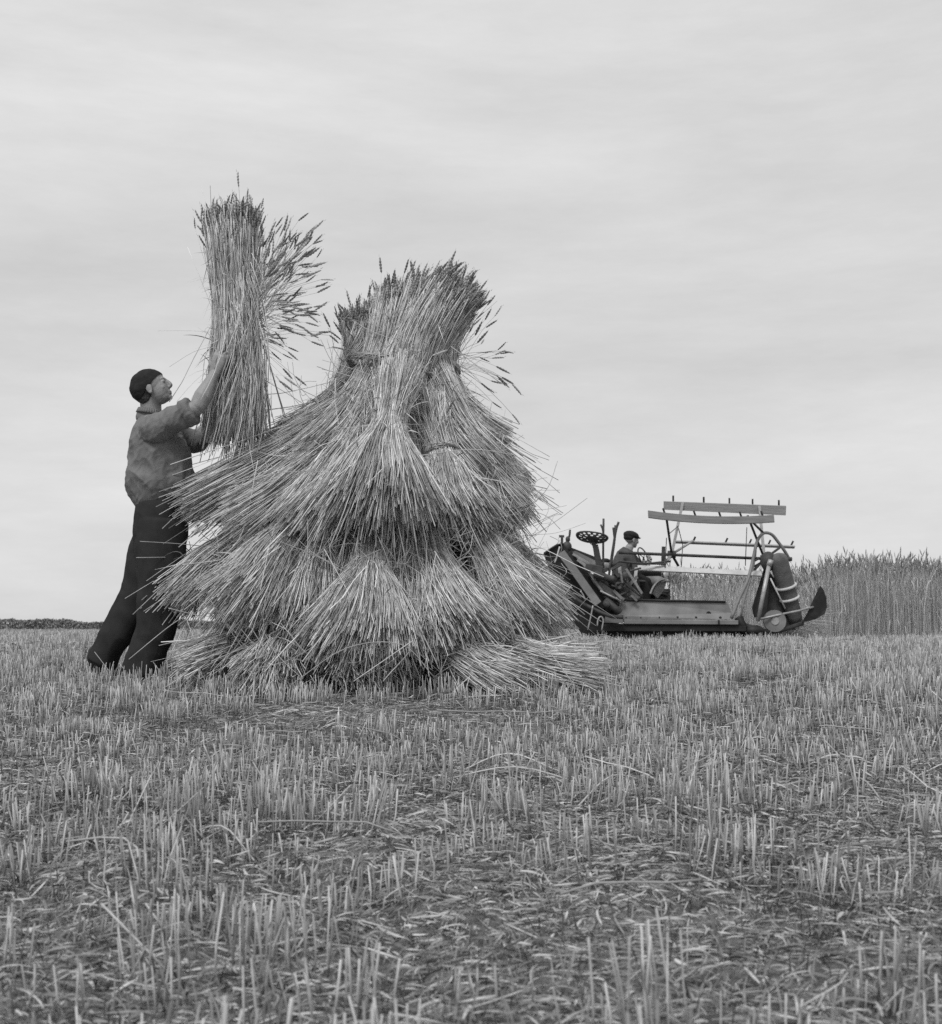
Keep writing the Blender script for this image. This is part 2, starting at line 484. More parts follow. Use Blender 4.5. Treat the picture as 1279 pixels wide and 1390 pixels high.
GROUP = 'wheat sheaves leaned together in the stack'
def sheaf(label, E, Wt, B, Rb, Rw=.1, Re=.13, n=1000, nears=60, nleaf=520, flat=.62, flate=None, group=GROUP, jit=.05, wild=.035, band=True, short=1.0, extra=None, tend=.035, sc=1.0):
    E, Wt, B = (np.asarray(a, float) for a in (E, Wt, B))
    l1 = np.linalg.norm(Wt - E); l2 = np.linalg.norm(B - Wt); tw = l1 / (l1 + l2); L = l1 + l2
    tw = min(max(tw, .2), .8)
    foot = B.copy(); 
    root = thing('wheat_sheaf', label, 'sheaf', B, group)
    K = 8
    rho = rng.uniform(0, 1, n) ** .42; phi = rng.uniform(0, 2 * math.pi, n)
    t0 = rng.uniform(-.05, .2, n) * tw * 2 * rng.uniform(.3, 1, n)
    l2r = l2 / L
    t1 = 1 + rng.normal(0, tend, n) * .8 - short * ((np.sqrt(l2 ** 2 + (rho * Rb) ** 2) - l2) / L)
    few = rng.random(n) < .03; t1[few] += rng.uniform(0, .13, few.sum())
    s = np.linspace(0, 1, K)
    t = t0[:, None] + (t1 - t0)[:, None] * s[None]
    p, T = axis_eval(E, Wt, B, tw, t)
    up = A(0, 0, 1) if abs(norm(B - E)[2]) < .93 else A(0, 1, 0)
    e1 = norm(np.cross(T, up)); e2 = np.cross(e1, T)
    R = rprofile(t, tw, Re, Rw, Rb)
    ph = phi[:, None] + .25 * (t - tw) * rng.normal(0, 1, (n, 1)) + .0 * t
    fl = np.where(t > tw, 1 + (flat - 1) * np.clip((t - tw) / (1 - tw) * 1.5, 0, 1), 1)
    off = (e1 * (np.cos(ph) * R)[..., None] + e2 * (np.sin(ph) * R * fl)[..., None]) * rho[:, None, None]
    jv = rng.normal(0, jit, (n, 1, 3)); wl = rng.random(n) < wild; jv[wl] += rng.normal(0, .16, (wl.sum(), 1, 3))
    P = p + off + jv * (t - tw)[..., None]
    wob = rng.normal(0, .004, (n, K, 3)); P = P + wob
    nd = rng.normal(0, .013, (n, 3)); P[:, 0] += nd; P[:, 1] += nd * .3
    bk = np.where(rng.random(n) < .07)[0]; kb = rng.integers(4, K - 1, len(bk))
    for q_, (i_, k_) in enumerate(zip(bk, kb)):
        dv_ = rng.normal(0, .06, 3) + A(0, 0, -.04); m_ = np.arange(K) > k_
        P[i_, m_] += dv_ * (np.arange(K)[m_] - k_)[:, None] * .6
    P[:, :, 2] += -.03 * np.clip(t - tw, 0, 1) ** 2 * rng.uniform(0, 1, (n, 1))
    gz = G(P[:, :, 0], P[:, :, 1]) + .01
    P[:, :, 2] = np.maximum(P[:, :, 2], gz + .03 * rng.random((n, 1)))
    rad = (rng.uniform(.0013, .0028, (n, 1)) * sc) * np.linspace(.72, 1.12, K)[None]
    gs = tubes(P, rad, 4)
    EO, ED = [], []
    ne = min(nears, n); EO.append(P[:ne, 0]); ED.append(norm(P[:ne, 0] - P[:ne, 1]) + rng.normal(0, .26, (ne, 3)))
    if extra is not None:
        for Q, RR, ears in extra:
            merge(gs, tubes(Q, RR, 4))
            if ears: EO.append(Q[:, -1]); ED.append(norm(Q[:, -1] - Q[:, -2]) + rng.normal(0, .25, (len(Q), 3)))
    gs.build('stalks', M['straw'], root, smooth=True)
    EO = np.concatenate(EO); ED = np.concatenate(ED)
    if len(EO) > 20: ears_geo(EO, ED).build('ears', M['ear'], root, smooth=False)
    # dry leaves
    m = nleaf; ix = rng.integers(0, n, m); kk = rng.integers(1, K - 2, m)
    o0 = P[ix, kk]; axp = p[ix, kk]
    od = norm(o0 - axp + 1e-5); td = norm(P[ix, kk + 1] - P[ix, kk]) * rng.choice([-1, 1], (m, 1))
    dd = norm(td * 1.0 + od * rng.uniform(.1, .7, (m, 1)) + rng.normal(0, .6, (m, 3)))
    L2 = rng.uniform(.04, .2, m); u = np.linspace(0, 1, 6)
    curl = norm(np.cross(dd, rng.normal(size=(m, 3))))
    cr = rng.normal(0, .5, (m, 1, 1))
    Q = o0[:, None] + dd[:, None] * (L2[:, None] * u)[..., None] + curl[:, None] * (L2[:, None] * u ** 2)[..., None] * cr
    Q[:, :, 2] -= L2[:, None] * .45 * u ** 2.2
    wd = rng.uniform(.0015, .0036, (m, 1)) * np.array([.8, 1, 1, .8, .5, .1])[None] * sc
    ribbons(Q, wd, norm(np.cross(dd, curl) * .4 + curl)).build('leaves', M['leaf'], root, smooth=True)
    if band:
        tq = np.array([tw]); c, T0 = axis_eval(E, Wt, B, tw, tq); c = c[0]; T0 = T0[0]
        b1 = norm(np.cross(T0, up)); b2 = np.cross(b1, T0)
        gb = Geo()
        for k in range(9):
            a = np.linspace(0, 2 * math.pi, 25); tw2 = a * 5 + k * .7
            rr = Rw * 1.02 + .006 + .007 * np.cos(tw2); ax = .010 * np.sin(tw2) + .004 * rng.normal(size=25)
            Pb = c + b1 * (rr * np.cos(a))[:, None] + b2 * (rr * np.sin(a))[:, None] + T0 * ax[:, None]
            merge(gb, tubes(Pb[None], np.full((1, 25), .0026), 4))
        gb.build('straw_band', M['band'], root, smooth=True)
    return root

S = sheaf
# crown of the stack: ears standing up
S('dark eared sheaf at upper left of the stack crown', W(492, 436, 7.65), W(496, 512, 7.6), W(398, 625, 7.45), .24, .16, .11, n=1500, nears=480, wild=.03, flat=1, band=False)
S('narrow upright sheaf whose ears rise left of the crown centre', W(532, 404, 7.5), W(518, 506, 7.4), W(448, 640, 7.05), .25, .15, .09, n=1400, nears=320, wild=.03, flat=1, band=False)
S('tall crown sheaf with ears swept to the right at the very top', W(620, 398, 7.35), W(550, 506, 7.3), W(518, 645, 6.95), .25, .17, .15, n=2200, nears=750, flat=.9, wild=.04)
gb = Geo(); cb = W(541, 494, 7.40); crown_ = [o for o in ROOTS if o.get('label', '').startswith('tall crown sheaf')][0]
for k in range(26):
    a = np.linspace(0, 2 * math.pi, 41); q = a * 6 + k * .9; rr = .285 + .016 * np.cos(q) + rng.normal(0, .004, 41)
    Pb = np.stack([cb[0] + rr * 1.02 * np.cos(a), cb[1] + rr * .78 * np.sin(a), cb[2] + .018 * np.sin(q) + .03 * np.sin(a * 2 + 1) + rng.normal(0, .004, 41)], -1)
    merge(gb, tubes(Pb[None], np.full((1, 41), .0024), 4))
gb.build('straw_band', M['band'], crown_, smooth=True)
S('crown sheaf bridging the dark left ears and the swept ears', W(578, 398, 7.45), W(548, 506, 7.4), W(560, 640, 7.15), .24, .15, .12, n=1500, nears=500, flat=1, wild=.03, band=False)
ex = []
m = 26; st = W(615, 495, 7.6) + rng.normal(0, .03, (m, 3)); ang = rng.uniform(-.65, 1.25, m); Lx = rng.uniform(.18, .46, m); u = np.linspace(0, 1, 6)
dv = np.stack([np.cos(ang), rng.normal(0, .25, m), np.sin(ang)], -1)
Q = st[:, None] + dv[:, None] * (Lx[:, None] * u)[..., None]; Q[:, :, 2] -= .12 * (Lx[:, None]) * u ** 2.5 * 1.5
ex.append((Q, np.full(Q.shape[:2], .0011), True))
S('right hand crown sheaf with loose ears poking out to the right', W(612, 428, 7.55), W(588, 506, 7.45), W(664, 625, 7.35), .22, .15, .09, n=1200, nears=380, extra=ex, wild=.03)
S('rear crown sheaf seen just behind the swept ears', W(560, 395, 7.95), W(545, 490, 7.9), W(530, 700, 8.45), .32, .14, .16, n=900, nears=00)
# second tier
S('long sheaf thrust out low to the left beside the man', W(520, 525, 7.5), W(440, 575, 7.3), W(262, 680, 7.12), .17, .11, .1, n=1300, jit=.03, short=.4, band=False)
S('sheaf with butts hanging below the long left sheaf', W(510, 545, 7.3), W(445, 610, 7.1), W(322, 712, 6.88), .2, .11, .1, n=1300, band=False)
S('sheaf slanting down left next to the central fan', W(520, 540, 7.15), W(478, 605, 6.95), W(405, 718, 6.68), .24, .1, .1, n=1300, band=False)
S('bright fanned sheaf jutting from the middle of the stack', W(545, 500, 6.98), W(528, 582, 6.74), W(507, 703, 6.46), .40, .08, .1, n=1900, flat=.56, short=1.1, tend=.04, band=False)
S('sheaf hanging half hidden right of the central fan', W(580, 545, 7.15), W(600, 620, 6.98), W(632, 708, 6.75), .22, .1, .1, n=1200, band=True)
S('right side sheaf ending above the gap over the lower right one', W(590, 530, 7.4), W(630, 605, 7.25), W(694, 705, 7.1), .22, .11, .1, n=1300, band=False)
S('rear right sheaf forming the upper right outline', W(585, 520, 7.75), W(638, 590, 7.75), W(700, 672, 7.8), .2, .12, .1, n=1200, band=False)
S('upper right sheaf fanning from the crown over the right shoulder', W(580, 450, 7.5), W(597, 530, 7.3), W(664, 645, 7.1), .20, .12, .1, n=1200, nears=0, band=False)
# third tier
S('left sheaf whose butts cross in front of the man\'s thighs', W(400, 705, 7.35), W(312, 745, 7.2), W(232, 815, 7.05), .19, .1, .1, n=1200, band=False)
S('broad sheaf fanned on the left flank of the lower stack', W(450, 660, 7.0), W(392, 728, 6.82), W(315, 828, 6.58), .31, .11, .1, n=1700, band=False)
S('steep sheaf left of the lower middle fan', W(470, 680, 6.9), W(440, 745, 6.75), W(408, 845, 6.5), .2, .1, .1, n=1100, band=False)
S('lowest front fan with bright butts resting above the ground', W(505, 710, 6.85), W(502, 775, 6.6), W(482, 890, 6.27), .38, .1, .1, n=2000, flat=.5, band=False, tend=.04)
S('front sheaf right of the lowest fan', W(575, 695, 6.95), W(590, 765, 6.72), W(632, 868, 6.38), .28, .1, .1, n=1500, band=False)
S('lower right sheaf sweeping out toward the binder', W(610, 680, 7.1), W(652, 735, 6.95), W(735, 842, 6.7), .23, .1, .1, n=1600, band=False)
S('far right sheaf whose long butts point at the binder', W(625, 690, 7.45), W(672, 738, 7.4), W(742, 812, 7.4), .17, .11, .1, n=1300, band=False)
S('sheaf tucked between the lowest fan and the one right of it', W(548, 640, 7.0), W(548, 705, 6.88), W(556, 840, 6.62), .24, .12, .1, n=1300, band=False)
S('sheaf tucked in the notch under the central fan', W(505, 620, 7.0), W(495, 690, 6.9), W(470, 820, 6.68), .26, .12, .1, n=1300, band=False)
# bottom tier
S('low flat sheaf spread at the man\'s feet', W(380, 868, 6.95), W(310, 880, 6.85), W(245, 905, 6.78), .2, .1, .1, n=1000, flat=.55)
S('small sheaf lying under the broad left fan', W(420, 866, 6.75), W(385, 882, 6.6), W(352, 925, 6.4), .22, .1, .1, n=900, flat=.6)
S('flattened sheaf trailing along the ground to the right', W(610, 850, 6.85), W(670, 878, 6.7), W(790, 912, 6.5), .24, .1, .1, n=1300, flat=.4, short=.3, tend=.08)
S('crushed sheaf under the front right fan', W(570, 868, 6.7), W(620, 888, 6.5), W(700, 928, 6.3), .24, .1, .1, n=1000, flat=.4, tend=.08)
S('dark sheaf flattened below the lowest fan', W(470, 860, 6.8), W(490, 885, 6.6), W(520, 925, 6.35), .3, .12, .1, n=900, flat=.4, band=False)
# heart and back of the stack
S('dark upright sheaf at the heart of the stack', W(520, 520, 7.5), W(520, 640, 7.45), W(515, 905, 7.2), .5, .22, .2, n=1500, nears=0, nleaf=300)
S('dark inner sheaf behind the broad left fan', W(480, 560, 7.5), W(430, 680, 7.4), W(340, 890, 7.25), .36, .2, .18, n=1200, nears=0, nleaf=260)
S('dark inner sheaf behind the lower right fans', W(560, 560, 7.5), W(620, 680, 7.4), W(700, 885, 7.2), .38, .2, .18, n=1300, nears=0, nleaf=260)
for lb, x0, x1, d in (('back sheaf leaning in from behind left', 500, 400, 8.6), ('back sheaf leaning in from straight behind', 540, 530, 8.9), ('back sheaf leaning in from behind right', 570, 650, 8.6)):
    S(lb, W(x0, 470, 7.9), W((x0 * 2 + x1) / 3, 600, 8.1), W(x1, 880, d), .42, .18, .15, n=900, nears=60, nleaf=120)

# stray straws caught across the face of the stack
g = Geo()
def stray(pts, r=.0024):
    path(g, smoothpath(pts, 5), r, 5)
for a in [((525, 455, 6.95), (520, 560, 6.8), (512, 640, 6.7)), ((568, 405, 7.05), (565, 470, 7.0), (550, 520, 6.95)), ((522, 540, 6.78), (545, 605, 6.6), (562, 650, 6.5)),
          ((612, 470, 7.05), (680, 520, 7.0)), ((418, 705, 6.5), (418, 780, 6.45), (420, 830, 6.4)), ((440, 745, 6.4), (480, 820, 6.3), (505, 900, 6.15)),
          ((380, 735, 6.5), (440, 760, 6.4), (500, 800, 6.3)), ((592, 750, 6.45), (570, 860, 6.25), (520, 925, 6.15)), ((590, 748, 6.3), (640, 830, 6.25), (690, 890, 6.2)),
          ((350, 625, 6.8), (330, 720, 6.7), (300, 760, 6.7)), ((300, 660, 6.9), (400, 640, 6.75), (540, 650, 6.4)), ((560, 620, 6.6), (640, 610, 6.75), (700, 618, 6.9)),
          ((330, 560, 7.1), (345, 640, 6.9)), ((190, 735, 6.9), (240, 738, 7.0), (280, 742, 7.1)), ((185, 757, 6.9), (260, 756, 7.1)), ((195, 830, 6.85), (255, 790, 6.9)),
          ((175, 895, 6.7), (230, 850, 6.8), (255, 835, 6.8)), ((790, 872, 6.7), (820, 862, 7.2), (870, 885, 6.9)), ((700, 868, 6.35), (740, 880, 6.3), (780, 930, 6.2)),
          ((395, 930, 6.1), (470, 880, 6.1), (545, 875, 6.1), (590, 920, 6.1)), ((480, 925, 6.05), (560, 870, 6.1)), ((340, 850, 6.5), (370, 900, 6.35), (380, 925, 6.3))]:
    stray([W(*p) for p in a])
# springy fine pieces
for k in range(900):
    px = rng.uniform(260, 760); py = rng.uniform(420, 900)
    hw = np.interp(py, [420, 500, 640, 700, 760, 850, 900], [75, 90, 215, 230, 240, 290, 290])
    if abs(px - 515) > hw: continue
    fr = (px - 515 - (28 if py < 520 else 0)) / hw
    if abs(fr) > 1: continue
    d = 7.5 - np.interp(py, [420, 480, 700, 900], [.28, .3, .8, 1.25]) * math.sqrt(max(0, 1 - fr * fr)) - .05
    c = W(px, py, d); a = rng.normal(math.pi / 2 + fr * -.9, .75); L = rng.uniform(.06, .36)
    v = A(math.cos(a), rng.normal(0, .25), math.sin(a)); nrm = A(fr, -1, .2)
    stray([c - v * L / 2 + nrm * rng.normal(0, .03), c + rng.normal(0, .015, 3) + nrm * .03, c + v * L / 2 + nrm * rng.normal(0, .04)], rng.uniform(.0009, .0019))
o = g.build('stray_straw', M['loose'], smooth=True); tagk(o, 'stuff', 'single pale straws caught across the stack', 'stray straw')

# held sheaf
ex = []
m = 90; st = W(335, 432, 7.17) + rng.normal(0, 1, (m, 3)) * A(.035, .05, .07)
ang = np.clip(rng.normal(.1, .6, m), -1.25, 1.2); Lx = rng.uniform(.16, .47, m) * (1 - .15 * np.abs(ang))
dv = np.stack([np.cos(ang), rng.normal(0, .28, m), np.sin(ang)], -1); u = np.linspace(0, 1, 7)
# stalks leave the bundle near vertical and spring outwards
base = st - A(.02, 0, .12)
Q = base[:, None] + (dv[:, None] * (Lx[:, None] * u ** 1.25)[..., None]) + A(0, 0, 1) * (.16 * np.minimum(u * 1.7, 1))[None, :, None]
ex.append((Q, np.full(Q.shape[:2], .0011), True))
m = 90; st = W(340, 420, 7.15) + rng.normal(0, 1, (m, 3)) * A(.03, .05, .06); ang = rng.uniform(.75, 1.35, m); Lx = rng.uniform(.25, .5, m)
dv = np.stack([np.cos(ang), rng.normal(0, .2, m), np.sin(ang)], -1)
Q = st[:, None] + dv[:, None] * (Lx[:, None] * u)[..., None]
ex.append((Q, np.full(Q.shape[:2], .0012), True))
m = 200; st = W(330, 425, 7.06) + rng.normal(0, 1, (m, 3)) * A(.045, .02, .14); ang = rng.uniform(-1.75, -1.35, m); Lx = rng.uniform(.35, .75, m)
dv = np.stack([np.cos(ang), rng.normal(-.12, .1, m), np.sin(ang)], -1)
Q = st[:, None] + dv[:, None] * (Lx[:, None] * u)[..., None] + A(.04, 0, .0) * (np.sin(u * 3.1) * 1.)[None, :, None]
ex.append((Q, np.full(Q.shape[:2], .0020), False))
fine = [[W(300, 452, 7.1), W(262, 449, 7.05), W(214, 449, 7.0)], [W(290, 470, 7.1), W(262, 478, 7.05), W(230, 498, 7.0)], [W(285, 500, 7.1), W(262, 520, 7.05), W(240, 545, 7.0)]]
for f_ in fine:
    q = np.array(smoothpath(f_, 3)); ex.append((q[None], np.full((1, len(q)), .0008), False))
held = sheaf('sheaf held upright in the air by the standing man, ears bursting right', W(315, 304, 7.2), W(320, 430, 7.2), W(316, 582, 7.2), .15, .13, .135, n=2000, nears=750, nleaf=600, flat=1.0, group=None, jit=.05, wild=.06, band=False, extra=ex, short=0, tend=.03)
held['category'] = 'sheaf'

# ------------------------------------------------------------------ standing crop
def crop():
    gs, eo, ed = Geo(), [], []
    def edge(y): return 2.66 + .22 * (y - 18)
    for (n, y0, y1, xe) in ((2200, 17.5, 18.1, 15), (3800, 18.0, 20, 15), (5200, 20, 25, 17), (4000, 25, 36, 22)):
        y = rng.uniform(y0, y1, n * 2); x = rng.uniform(2.6, xe, n * 2)
        front = np.where(x < 4.95, 18.45, 17.45 + .1 * np.sin(x * 3)) + .12 * vnoise(x, x * 0, .5, 9)
        k = (x > edge(y)) & (y > front); x, y = x[k][:n], y[k][:n]; n = len(x)
        h = rng.normal(.965, .07, n) + .16 * (vnoise(x, y, 1.2, 51) - .5) + np.where(x > 5.1, .06, -.06)
        hs = rng.random(n) < .06; h[hs] += rng.uniform(.04, .14, hs.sum())
        le = rng.normal(0, .05, (n, 2)); w = rng.random(n) < .05; le[w] += rng.normal(0, .3, (w.sum(), 2))
        nod = rng.normal(0, .08, (n, 2)); t = np.linspace(0, 1, 5)
        P = np.stack([x[:, None] + h[:, None] * (le[:, :1] * t + nod[:, :1] * t ** 4), y[:, None] + h[:, None] * (le[:, 1:] * t + nod[:, 1:] * t ** 4), G(x, y)[:, None] + h[:, None] * t * (1 - .0 * t)], -1)
        sc = 1 + (y0 - 17.5) * .05
        merge(gs, tubes(P, np.full(P.shape[:2], .0023 * sc) * rng.uniform(.8, 1.5, (n, 1)), 3, cap=False))
        eo.append(P[:, -1]); ed.append(norm(P[:, -1] - P[:, -2]) + rng.normal(0, .3, (n, 3)))
        # leaves
        m = n // 2; ix = rng.integers(0, n, m); tt = rng.uniform(.2, .85, m)
        o0 = P[ix, 0] + (P[ix, -1] - P[ix, 0]) * tt[:, None]; a = rng.uniform(0, 6.28, m); u = np.linspace(0, 1, 4); L = rng.uniform(.12, .3, m)
        Q = o0[:, None] + np.stack([np.cos(a), np.sin(a), 0 * a + .8], -1)[:, None] * (L[:, None] * u * .7)[..., None]; Q[:, :, 2] -= L[:, None] * 1.2 * u ** 2
        merge(gs, ribbons(Q, rng.uniform(.003, .006, (m, 1)) * np.array([1, 1, .7, .1])[None], norm(np.stack([-np.sin(a), np.cos(a), 0 * a], -1))))
    c = gs.build('standing_crop', M['crop'], smooth=True)
    tagk(c, 'stuff', 'uncut ripe wheat standing at the right behind the binder', 'standing wheat')
    e = ears_geo(np.concatenate(eo), np.concatenate(ed), rng.uniform(1., 1.5, sum(map(len, eo)))).build('ears', M['cropear'], c)
    # flattened stalks against the divider
crop()
m = 110; x = rng.uniform(3.75, 4.3, m); t = np.linspace(0, 1, 6)
p0 = np.stack([x, rng.uniform(16.7, 17.4, m), G(x, x * 0 + 17) + rng.uniform(.0, .12, m)], -1)
dv = np.stack([rng.uniform(.5, 1.0, m), rng.normal(.1, .15, m), rng.uniform(.1, .45, m)], -1) * rng.uniform(.5, 1.0, (m, 1))
P = p0[:, None] + dv[:, None] * t[None, :, None]; P[:, :, 2] += .12 * np.sin(t * 3.1)
o = tubes(P, np.full(P.shape[:2], .004), 3).build('cut_swath', M['loose'], smooth=True); tagk(o, 'stuff', 'pale cut stalks pushed aside at the divider', 'cut straw')

# ------------------------------------------------------------------ far hedgerow
n = 45000; x = rng.uniform(-75, 20, n); base = G(x, x * 0 + 120)
hh = .36 * (.9 + 1.15 * vnoise(x, x * 0, 5, 61) + .6 * vnoise(x, x * 0, 1.7, 62) + .4 * vnoise(x, x * 0, .7, 63))
hh *= np.clip(1.1 + (-x - 30) * .006, .7, 1.2)
z = base + hh * rng.uniform(0, 1, n) ** .7; y = 120 + rng.normal(0, 1.0, n) * np.sqrt(np.clip(1 - ((z - base) / hh) ** 2, .05, 1))
org = np.stack([x, y, z], -1); LV = A(-.5, 0, 0), A(.5, .1, 0), A(.4, 0, 1), A(-.4, .1, .9)
V, f = place(np.array(LV), np.array([[0, 1, 2, 3]]), org, rng.normal(size=(n, 3)), rng.uniform(.06, .16, n))
g = Geo(); g.add(V, f); o = g.build('hedgerow', M['hedge']); tagk(o, 'stuff', 'low uneven hedgerow along the far edge of the field', 'hedgerow')

# ------------------------------------------------------------------ people
def fold(amp, sx, seed, extra=None):
    def f(p):
        q = Vector((p.x * sx[0] + seed, p.y * sx[1], p.z * sx[2]))
        a = mnoise.fractal(q, .9, 2.1, 4); r = 1 - abs(mnoise.noise(q * 1.3 + Vector((9, 3, 1)))) * 2.2
        return amp * (a * .8 + r * .7)
    return f

def finger(g, base, d1, curl_n, L, r, curl):
    """three bones; d1 start direction, bends toward curl_n"""
    p = A(*base); d = norm(A(*d1)); c = norm(A(*curl_n)); pts = [p]; 
    for i, l in enumerate((.45, .32, .23)):
        a = curl[i]; ax = d
        d = norm(d * math.cos(a) + c * math.sin(a)); c = norm(c * math.cos(a) - ax * math.sin(a))
        p = p + d * L * l; pts.append(p)
    loft(g, pts, [(r, r), (r * .98, r * .98), (r * .9, r * .9), (r * .75, r * .75)], side=norm(np.cross(d1, curl_n)), seg=10, sub=4)

def hand(g, wrist, d, pn, thumb_side, s=1.0, curl=(.5, .8, .7)):
    """d: wrist->knuckles, pn: palm normal (faces the held thing), thumb_side: vector to the thumb"""
    w = A(*wrist); d = norm(A(*d)); pn = norm(A(*pn) - np.dot(pn, d) * d); ts = norm(A(*thumb_side)); ts = norm(ts - np.dot(ts, d) * d - np.dot(ts, pn) * pn)
    loft(g, [w - d * .02, w + d * .03 * s, w + d * .06 * s, w + d * .09 * s], [(.027 * s, .02 * s), (.037 * s, .018 * s), (.042 * s, .016 * s), (.040 * s, .013 * s)], side=ts, seg=14, sub=2)
    for k, (o, L) in enumerate(((.031, .075), (.0105, .083), (-.0105, .077), (-.031, .06))):
        b = w + d * (.09 - .004 * abs(k - 1)) * s + ts * o * s
        cv = [c * (1 + .12 * (k - 1.5) * .6) for c in curl]
        finger(g, b, norm(d + ts * (1.5 - k) * .08), pn, L * s, .0092 * s, cv)
    tb = w + d * .028 * s + ts * .032 * s
    finger(g, tb, norm(ts * .75 + d * .6 + pn * .35), norm(pn + d * .4), .07 * s, .0105 * s, (.15, .35, .4))

def MP(px, py, dy=0): return W(px, py, 7.2 + dy)

def head(g, c, s, fwd, up, side, ears=True):
    """c centre of the skull, s = scale (1 = adult), fwd/up/side unit vectors"""
    c = A(*c); f, u, r = A(*fwd), A(*up), A(*side); ax = [f, r, u]
    def e(a, b, z, rx, ry, rz): ell(g, c + s * (f * a + r * b + u * z), (rx * s, ry * s, rz * s), ax, 18, 12)
    e(-.012, 0, .028, .098, .077, .092)       # cranium
    e(.03, 0, -.02, .064, .062, .085)         # face block
    e(.045, 0, -.068, .040, .045, .034)       # jaw
    e(.072, 0, -.083, .020, .022, .017)       # chin
    e(.084, 0, -.052, .014, .024, .007)       # upper lip
    e(.083, 0, -.063, .013, .021, .007)       # lower lip
    e(.078, 0, .028, .014, .045, .012)        # brow
    for b in (-1, 1):
        e(.056, .034 * b, -.024, .024, .022, .020)   # cheek
        e(.078, .031 * b, .010, .011, .014, .009)    # eye ball/lid
        if ears:
            ell(g, c + s * (f * -.004 + r * .076 * b + u * -.008), (.019 * s, .008 * s, .032 * s), ax, 12, 8)
            e(-.002, .08 * b, -.034, .010, .006, .010)
    P = [c + s * (f * .088 + u * .022), c + s * (f * .101 + u * .002), c + s * (f * .107 + u * -.018), c + s * (f * .094 + u * -.028)]
    loft(g, P, [(.009 * s, .009 * s), (.011 * s, .010 * s), (.016 * s, .011 * s), (.014 * s, .008 * s)], side=r, seg=10, sub=2)

